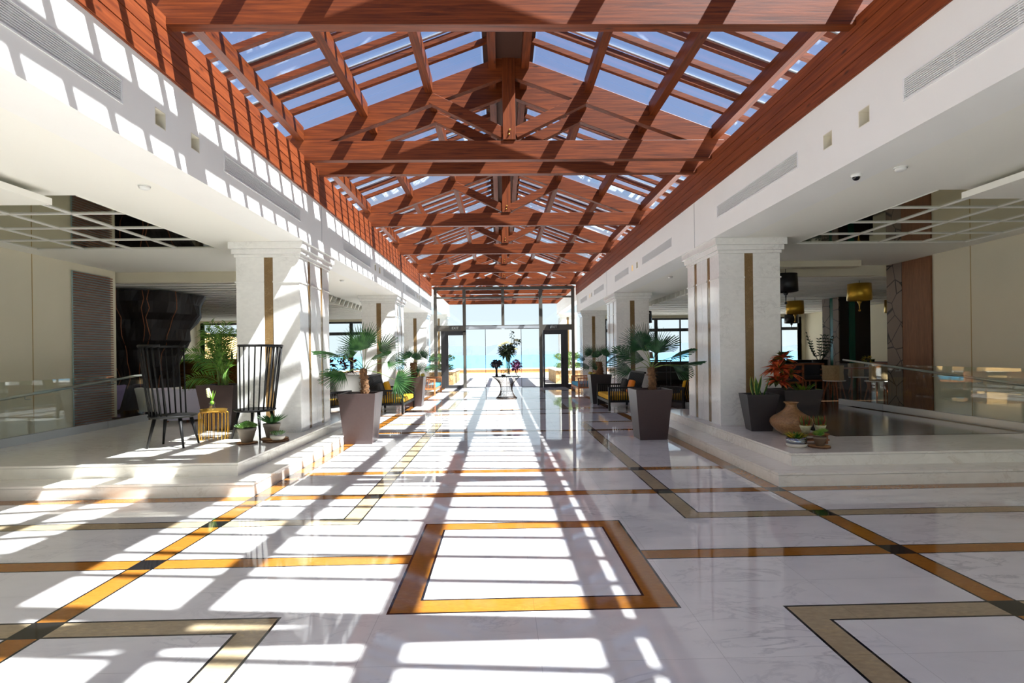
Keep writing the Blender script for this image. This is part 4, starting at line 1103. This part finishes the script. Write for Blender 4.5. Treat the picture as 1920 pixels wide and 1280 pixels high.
MB().lathe([(0, 0), (.06, 0), (.09, .06), (.08, .06), (0, .03)], n=16).build('bowl', BLACKW, t)
m = MB(); foliage(m, (0, 0, .16), (.1, .08, .05), 60, .05, .03); m.build('leaves', DK, t)
m = MB(); foliage(m, (.02, -.02, .17), (.1, .08, .05), 24, .05, .03); m.build('flowers', leafmat('yellow_flowers', hexc(190, 170, 60), hexc(230, 220, 130)), t)
for k, (x_, lab) in enumerate(((-.43, 'left'), (.41, 'right'))):
    tag(MB().lathe([(0, 0), (.03, 0), (.035, .08), (.03, .08), (.028, .01), (0, .01)], n=14).build('candle_cup', GLASSB, loc=(x_, 19.0, .7515)), 'small dark glass cup at the %s edge of the wire table' % lab, 'cup')

# ------------------------------------------------------------------ pendant lamps
def pendant(loc, r, h, mat, dk, label, ztop_=3.14):
    t = thing('pendant_lamp', label, 'pendant lamp', loc)
    MB().lathe([(r * .9, 0), (r, .01), (r * .94, h), (r * .92, h), (r * .97, .01)], n=36).build('lamp_shade', mat, t)
    MB().lathe([(0, h - .005), (r * .93, h - .005), (r * .93, h - .015), (0, h - .015)], n=30).build('shade_top', mat, t)
    MB().lathe([(0, -.26), (.022, -.25), (.03, -.235), (.02, -.215), (.009, -.2), (.012, -.12), (.022, -.1), (.012, -.08), (.035, -.06), (.055, -.02), (.03, 0), (.02, .1), (.012, h)], n=16).build('finial', dk, t)
    MB().tube([(0, 0, h - .01), (0, 0, ztop_ - loc[2])], .006, 6).build('cord', BLACKW, t)
GOLDL = plain('gold_shade', hexc(190, 150, 50), .35, .75); BLKL = plain('black_shade', hexc(14, 14, 15), .4)
pendant((8.36, 13.05, 2.66), .265, .40, GOLDL, BRASS, 'large gold drum pendant lamp in front of the dark lounge column')
pendant((5.84, 11.6, 2.73), .24, .38, BLKL, BLKL, 'black drum pendant lamp just right of the right pillar', 3.32)
pendant((8.92, 17.0, 2.62), .26, .40, GOLDL, BRASS, 'gold drum pendant lamp left of the dark lounge column')
pendant((11.95, 16.9, 2.62), .26, .40, GOLDL, BRASS, 'gold drum pendant lamp half hidden by the carved wall panel')
pendant((11.45, 22.0, 2.58), .27, .34, BLKL, BLKL, 'small far black drum pendant lamp before the right lounge windows')
pendant((4.72, 19.0, 2.5), .3, .40, BLKL, BLKL, 'black drum pendant lamp between the first and second right pillars', 3.32)

# ------------------------------------------------------------------ right lounge
DKF = plain('charcoal_cushion', hexc(50, 50, 56), .8)
WAL = wood('walnut_frame', hexc(110, 62, 38), hexc(168, 104, 68), 'x', .4, 1, False)
def frame_chair(loc, rz, label):
    t = thing('framed_armchair', label, 'armchair', loc, rz)
    for sx in (-1, 1):
        for sy in (-1, 1): MB().box(sx * .35 - .02, sx * .35 + .02, sy * .33 - .02, sy * .33 + .02, 0, .66 if sy < 0 else .8).build('leg', WAL, t)
    m = MB(); m.box(-.37, .37, .31, .35, .8, .84); m.box(-.37, .37, .31, .35, .34, .38); m.box(-.37, .37, -.35, -.31, .34, .38)
    for sx in (-1, 1): m.box(sx * .35 - .02, sx * .35 + .02, -.35, .35, .64, .68); m.box(sx * .35 - .018, sx * .35 + .018, -.31, .31, .34, .38)
    m.build('frame', WAL, t)
    MB().box(-.32, .32, -.3, .3, .385, .5).build('seat_cushion', DKF, t, bevel=.03)
    b = MB(); b.cbox((0, .22, .66), (.62, .13, .4), 0, 0, radians(-8)); b.build('back_cushion', DKF, t, bevel=.04)
for (x_, y_, a, lab) in ((7.3, 14.6, 180, 'nearest dark cushioned armchair with wooden frame, right of the croton'), (8.3, 15.4, 180, 'dark cushioned wooden framed armchair just left of the right balustrade end'),
                         (8.9, 18.4, 0, 'dark cushioned armchair beneath the far gold pendant lamp'), (10.4, 14.9, 90, 'dark cushioned armchair before the dark lounge column'), (6.3, 16.3, -90, 'dark cushioned armchair seen just right of the right pillar')):
    frame_chair((x_, y_, .304), radians(a), lab)
def low_table(loc, w_, d_, h_, top, leg, label, cat='table'):
    t = thing('low_table', label, cat, loc)
    MB().box(-w_ / 2, w_ / 2, -d_ / 2, d_ / 2, h_ - .03, h_).build('table_top', top, t)
    for sx in (-1, 1):
        for sy in (-1, 1): MB().box(sx * (w_ / 2 - .04) - .015, sx * (w_ / 2 - .04) + .015, sy * (d_ / 2 - .04) - .015, sy * (d_ / 2 - .04) + .015, 0, h_ - .03).build('leg', leg, t)
    return t
low_table((7.3, 16.6, .304), 1.2, .7, .5, WHITE, FRAMED, 'white topped low table between the dark armchairs of the right lounge')
low_table((9.3, 16.2, .304), .8, .6, .48, WAL, WAL, 'wooden low table before the dark lounge column')
low_table((5.3, 20.6, .304), 1.6, .6, .9, BLACKW, FRAMED, 'black console table between the right pillars, carrying a lamp', 'console')
t = thing('table_lamp', 'table lamp with beige shade on the black console between the right pillars', 'table lamp', (5.3, 20.6, 1.205))
MB().lathe([(0, 0), (.08, 0), (.08, .01), (.01, .02), (.01, .08)], n=16).build('base', FRAMED, t)
MB().lathe([(.2, .06), (.16, .3), (.155, .3), (.195, .06)], n=24).build('lamp_shade', plain('beige_shade', hexc(150, 138, 108), .8), t)
t = thing('dark_sideboard', 'long black sideboard behind the gold lamps in the right lounge', 'sideboard', (10.7, 19.6, .304))
MB().box(-2.3, 2.3, -.25, .25, .05, .85).build('body', BLACKW, t); MB().box(-2.2, 2.2, -.2, .2, 0, .05).build('base', FRAMED, t)
t = thing('dark_sofa', 'black sofa below the right lounge windows', 'sofa', (6.6, 21.6, .304))
MB().box(-1.0, 1.0, -.3, .3, 0, .1).build('base', BLACKW, t); MB().box(-1.1, 1.1, -.4, .4, .1, .42).build('seat', GREYF, t, bevel=.04); MB().box(-1.1, 1.1, .25, .45, .42, .82).build('backrest', GREYF, t, bevel=.04)
for sx in (-1, 1): MB().box(*sorted((sx * 1.1, sx * 1.28)), -.4, .45, .08, .6).build('armrest', GREYF, t, bevel=.04)
t = thing('potted_zz_plant', 'dark leafy upright plant in a black pot left of the dark lounge column', 'potted plant', (9.62, 16.9, .304))
MB().lathe([(0, 0), (.16, 0), (.22, .9), (.2, .9), (.18, .82), (0, .82)], n=20).build('pot', BLACKW, t)
m = MB()
for k in range(9):
    a = k * 2.4; e_ = Vector((.38 * cos(a), .3 * sin(a), 1.45 + .3 * random.random())); b_ = Vector((.03 * cos(a), .03 * sin(a), .84))
    pts = [b_.lerp(e_, q / 8) + Vector((cos(a), sin(a), 0)) * .06 * sin(pi * q / 8) for q in range(9)]
    m.tube(pts, .007, 5)
    for q in range(2, 9):
        for s in (-1, 1): m.leaf(pts[q], (cos(a + s * 1.3), sin(a + s * 1.3), .5), .1, .045, (0, -1, .2), .1)
m.build('stems', leafmat('zz_green', hexc(18, 36, 20), hexc(40, 64, 34)), t)
WOV = wood('woven_back', hexc(120, 100, 70), hexc(176, 152, 112), 'z', .8, 4, False)
SHL = plain('white_shell', hexc(222, 220, 214), .5)
def dining(loc, rz, label):
    t = thing('dining_chair', label, 'chair', loc, rz, )
    MB().lathe([(.05, .42), (.24, .43), (.27, .5), (.25, .64), (.27, .82)], n=18, a0=radians(190), a1=radians(350)).build('backrest', WOV, t)
    m = MB().lathe([(0, .42), (.25, .43), (.25, .45), (0, .45)], n=24); m.build('seat', SHL, t)
    for a in (45, 135, 225, 315):
        a = radians(a); MB().tube([(.15 * cos(a), .15 * sin(a), .42), (.25 * cos(a), .25 * sin(a), 0)], [.018, .012], 8).build('leg', WAL, t)
for (x_, y_, a, lab) in ((8.75, 13.05, 10, 'woven back dining chair behind the right balustrade joint, nearest the camera'), (9.4, 12.75, 20, 'woven back dining chair beside the carved wall panel, right of its twin'), (8.0, 13.5, -60, 'woven back dining chair at the left end of the dining table'),
                         (9.6, 15.0, 200, 'woven back dining chair across the dining table, turned to the camera')):
    dining((x_, y_, .304), radians(a), lab)
t = low_table((9.15, 13.95, .304), 1.4, .8, .74, WAL, WAL, 'wooden dining table behind the right balustrade', 'dining table')
t = thing('table_plant', 'small green yellow plant standing on the dining table', 'potted plant', (9.1, 13.9, 1.05))
MB().lathe([(0, 0), (.05, 0), (.06, .08), (0, .07)], n=14).build('pot', CLAY, t)
m = MB(); foliage(m, (0, 0, .2), (.13, .1, .07), 60, .07, .03); m.build('leaves', SUCR, t)

# ------------------------------------------------------------------ left lounge: trunk, bar, sofas
t = thing('carved_sculpture', 'huge near-black carved trunk flaring up to the ceiling behind the left balustrade', 'sculpture', (-8.95, 13.9, .304))
def wobt(a, z): return 1 + .07 * sin(3 * a + z * 1.5) + .05 * sin(7 * a - z * 2.3) + .035 * sin(13 * a + z * 4) + .04 * sin(z * 9 + 2 * sin(a))
prof = [(.78, 0), (.70, .3), (.66, .7), (.72, 1.0), (.80, 1.25), (.86, 1.4), (1.0, 1.62), (1.06, 1.9), (1.16, 2.1), (1.26, 2.25), (1.32, 2.5), (1.36, 2.75)]
MB().lathe(prof + [(0, 2.75)], n=64, wob=wobt, smooth=False).build('trunk', plain('charred_wood', hexc(22, 14, 11), .6, var=.3, scale=5, bump=.4), t)
def rr_at(z):
    for (r0, z0), (r1, z1) in zip(prof[:-1], prof[1:]):
        if z0 <= z <= z1: return r0 + (r1 - r0) * (z - z0) / (z1 - z0)
    return prof[-1][0]
for k, a0 in enumerate((-2.2, -1.9, -1.45, -1.1, -.85, -.6)):
    pts = []; a = a0
    for i in range(12):
        z = .5 + 2.25 * i / 11; a += random.uniform(-.05, .05); r_ = rr_at(z) * wobt(a, z) + .012; pts.append((r_ * cos(a), r_ * sin(a), z))
    MB().tube(pts, .009, 5, smooth=False).build('copper_seam', plain('copper', hexc(150, 92, 60), .45, .4), t)
t = thing('bar_counter', 'curved slatted bar counter of dark golden wood behind the carved trunk', 'bar counter', (-8.9, 18.35, .304))
P = [(2.45, 0), (2.45, .35), (2.5, .6), (2.6, .85), (2.8, 1.05), (2.86, 1.12), (2.3, 1.12), (2.3, 0)]
MB().lathe(P, n=60, a0=radians(205), a1=radians(345)).build('counter', wood('bar_wood', hexc(56, 34, 18), hexc(150, 102, 44), 'x', .25, 1.5, False), t)
MB().lathe([(2.25, 1.121), (2.9, 1.121), (2.9, 1.16), (2.25, 1.16)], n=60, a0=radians(205), a1=radians(345)).build('counter_top', BLACKW, t)
cols = [hexc(220, 60, 40), hexc(240, 150, 30), hexc(230, 220, 210), hexc(40, 70, 110), hexc(240, 190, 40)]
for k in range(16):
    a = radians(285 + k * 3.2); R_ = 2.55
    c = cols[k % 5]
    tag(MB().lathe([(0, 0), (.035, 0), (.035, .14), (.014, .19), (.014, .25), (0, .25)], n=12).build('bottle', plain('bottle_%d' % (k % 5), c, .15), loc=(-8.9 + R_ * cos(a), 18.35 + R_ * sin(a), 1.466)),
        'small bright bottle in the row on the curved bar counter', 'bottle', 'bottles on the bar counter')
def tub(loc, rz, label, mat, w_=.9, hgt=.66):
    t = thing('tub_chair', label, 'armchair', loc, rz)
    MB().lathe([(.0, .06), (w_ * .42, .06), (w_ * .44, .36), (w_ * .4, .40), (0, .41)], n=30).build('seat', mat, t)
    MB().lathe([(w_ * .45, .06), (w_ * .52, .4), (w_ * .56, hgt), (w_ * .52, hgt + .015), (w_ * .46, hgt), (w_ * .445, .38)], n=36, a0=radians(-20), a1=radians(200)).build('backrest', mat, t)
    for a in (45, 135, 225, 315):
        a = radians(a); MB().tube([(.26 * cos(a), .26 * sin(a), .08), (.3 * cos(a), .3 * sin(a), 0)], .016, 8).build('leg', WAL, t)
tub((-6.2, 10.75, .3), radians(170), 'white lilac tub armchair behind the left spindle chair', LILAC, .95, .62)
tub((-5.3, 12.6, .304), radians(120), 'lilac tub armchair between the areca planter and the bar', LILAC, 1.1, .6)
tub((-9.3, 12.55, .304), radians(190), 'lilac tub armchair beyond the left balustrade, before the trunk', plain('purple_upholstery', hexc(160, 140, 190), .7), 1.2, .6)
tub((-7.7, 12.4, .304), radians(190), 'white tub armchair right behind the left balustrade end', SHL, .8, .55)
low_table((-10.75, 13.3, .304), .7, .5, .6, BLACKW, TEAK, 'small black topped table with wooden legs at the left balustrade')
low_table((-5.9, 13.8, .304), .8, .6, .45, BLACKW, FRAMED, 'black low table in the left lounge')
# plants and seats in the left gap
t = thing('potted_croton', 'dark red croton in a white planter by the windows behind the big left palm', 'potted plant', (-6.1, 19.5, .304))
planter_mesh(1.6, 1.5, .62).build('planter', WHITE, t)
m = MB()
for cx_ in (-.6, -.2, .3, .65): foliage(m, (cx_, 0, .85), (.28, .2, .32), 70, .2, .09)
m.build('leaves', leafmat('deep_red_leaf', hexc(60, 22, 20), hexc(120, 50, 40)), t)
tub((-5.0, 17.6, .304), radians(200), 'pale tub armchair between the left pillars', SHL, .9, .6)

# ------------------------------------------------------------------ outside
mb = MB(); mb.box(-22, 22, 25.41, 42, -.25, -.03)
struct('floor_terrace', mb, [plain('terrace_stone', hexc(200, 198, 194), .6, var=.05, scale=2)], 'pale stone terrace outside the glass entrance')
t = thing('parapet', 'low orange and white parapet wall at the end of the terrace', 'parapet', (0, 41, -.03))
MB().box(-15, 15, 0, .4, 0, .14).build('base', WHITE, t); MB().box(-15, 15, .02, .38, .14, .40).build('brick_band', plain('terracotta', hexc(214, 140, 84), .8, var=.1, scale=6), t); MB().box(-15, 15, -.03, .43, .40, .47).build('coping', WHITE, t)
STN = carved('stone')
def stone():
    m, nt, b = _mat('rubble_stone'); N = nt.nodes.new; L = nt.links.new
    tc = N('ShaderNodeTexCoord'); v = N('ShaderNodeTexVoronoi'); v.inputs['Scale'].default_value = 5; L(tc.outputs['Object'], v.inputs['Vector'])
    r = N('ShaderNodeValToRGB'); r.color_ramp.elements[0].color = hexc(150, 112, 70); r.color_ramp.elements[1].color = hexc(206, 178, 130); L(v.outputs['Color'], r.inputs['Fac'])
    v2 = N('ShaderNodeTexVoronoi'); v2.feature = 'DISTANCE_TO_EDGE'; v2.inputs['Scale'].default_value = 5; L(tc.outputs['Object'], v2.inputs['Vector'])
    r2 = N('ShaderNodeValToRGB'); r2.color_ramp.elements[0].color = (.35, .3, .25, 1); r2.color_ramp.elements[1].position = .08; L(v2.outputs['Distance'], r2.inputs['Fac'])
    mx = N('ShaderNodeMix'); mx.data_type = 'RGBA'; mx.blend_type = 'MULTIPLY'; mx.inputs['Factor'].default_value = 1; L(r.outputs['Color'], mx.inputs['A']); L(r2.outputs['Color'], mx.inputs['B'])
    L(mx.outputs['Result'], b.inputs['Base Color']); b.inputs['Roughness'].default_value = .9; return m
RUB = stone()
for s in (-1, 1):
    t = thing('stone_planter', 'long stone planter with shrubs on the %s of the terrace beyond the side door' % SIDE[s], 'planter', (s * 3.55, 30.4, -.03))
    MB().box(-.95, .95, -2.2, 2.2, 0, .66).build('stone_wall', RUB, t); MB().box(-1.0, 1.0, -2.25, 2.25, .66, .73).build('coping', WHITE, t)
    m = MB(); foliage(m, (0, 0, .85), (.8, 2.0, .15), 700, .16, .07); m.build('ground_plants', leafmat('shrub_green', hexc(66, 96, 48), hexc(130, 156, 88)), t)
    m = MB()
    for (cx_, cy_, cz_) in ((-.1, -1.2, 1.35), (.1, .2, 1.4), (-.2, 1.4, 1.35)): foliage(m, (s * cx_, cy_, cz_), (.55, .6, .16), 420, .13, .06); m.tube([(0, cy_, .7), (s * cx_ * 1.4, cy_ + .1, 1.3)], .025, 6, mi=1)
    m.build('bush', [MATS['shrub_green'], FIBRE], t)
mb = MB(); mb.add([(-9000, 44, -14), (9000, 44, -14), (9000, 12000, -14), (-9000, 12000, -14)], [(0, 1, 2, 3)])
sea = mb.build('sea', plain('sea_water', hexc(92, 148, 180), .6, spec=.1)); tag(sea, 'pale blue sea beyond the terrace', 'sea', kind='stuff')
m = MB(); n = 60; vs = []
for i in range(n + 1):
    x_ = -7000 + 14000 * i / n; hh = 120 + 90 * sin(i * .31) + 60 * sin(i * .83 + 1) + 24 * sin(i * 2.1)
    vs += [(x_, 9000, -14), (x_, 9400, max(20, hh)), (x_, 11000, -14)]
fs = []
for i in range(n): a = i * 3; fs += [(a, a + 3, a + 4, a + 1), (a + 1, a + 4, a + 5, a + 2)]
m.add(vs, fs); tag(m.build('mountain_range', plain('hazy_mountain', hexc(92, 106, 120), 1)), 'pale hazy mountain range across the sea', 'mountains')
m = MB(); m.blob((0, 0, 0), (9, 12, 4.2), n=28, m=14)
tag(m.build('sand_hill', plain('sunlit_sand', hexc(226, 180, 116), .9, var=.2, scale=1.2, bump=.5), loc=(-25, 42, -.6)), 'sunlit sandy bank outside the far left lounge windows', 'hill')
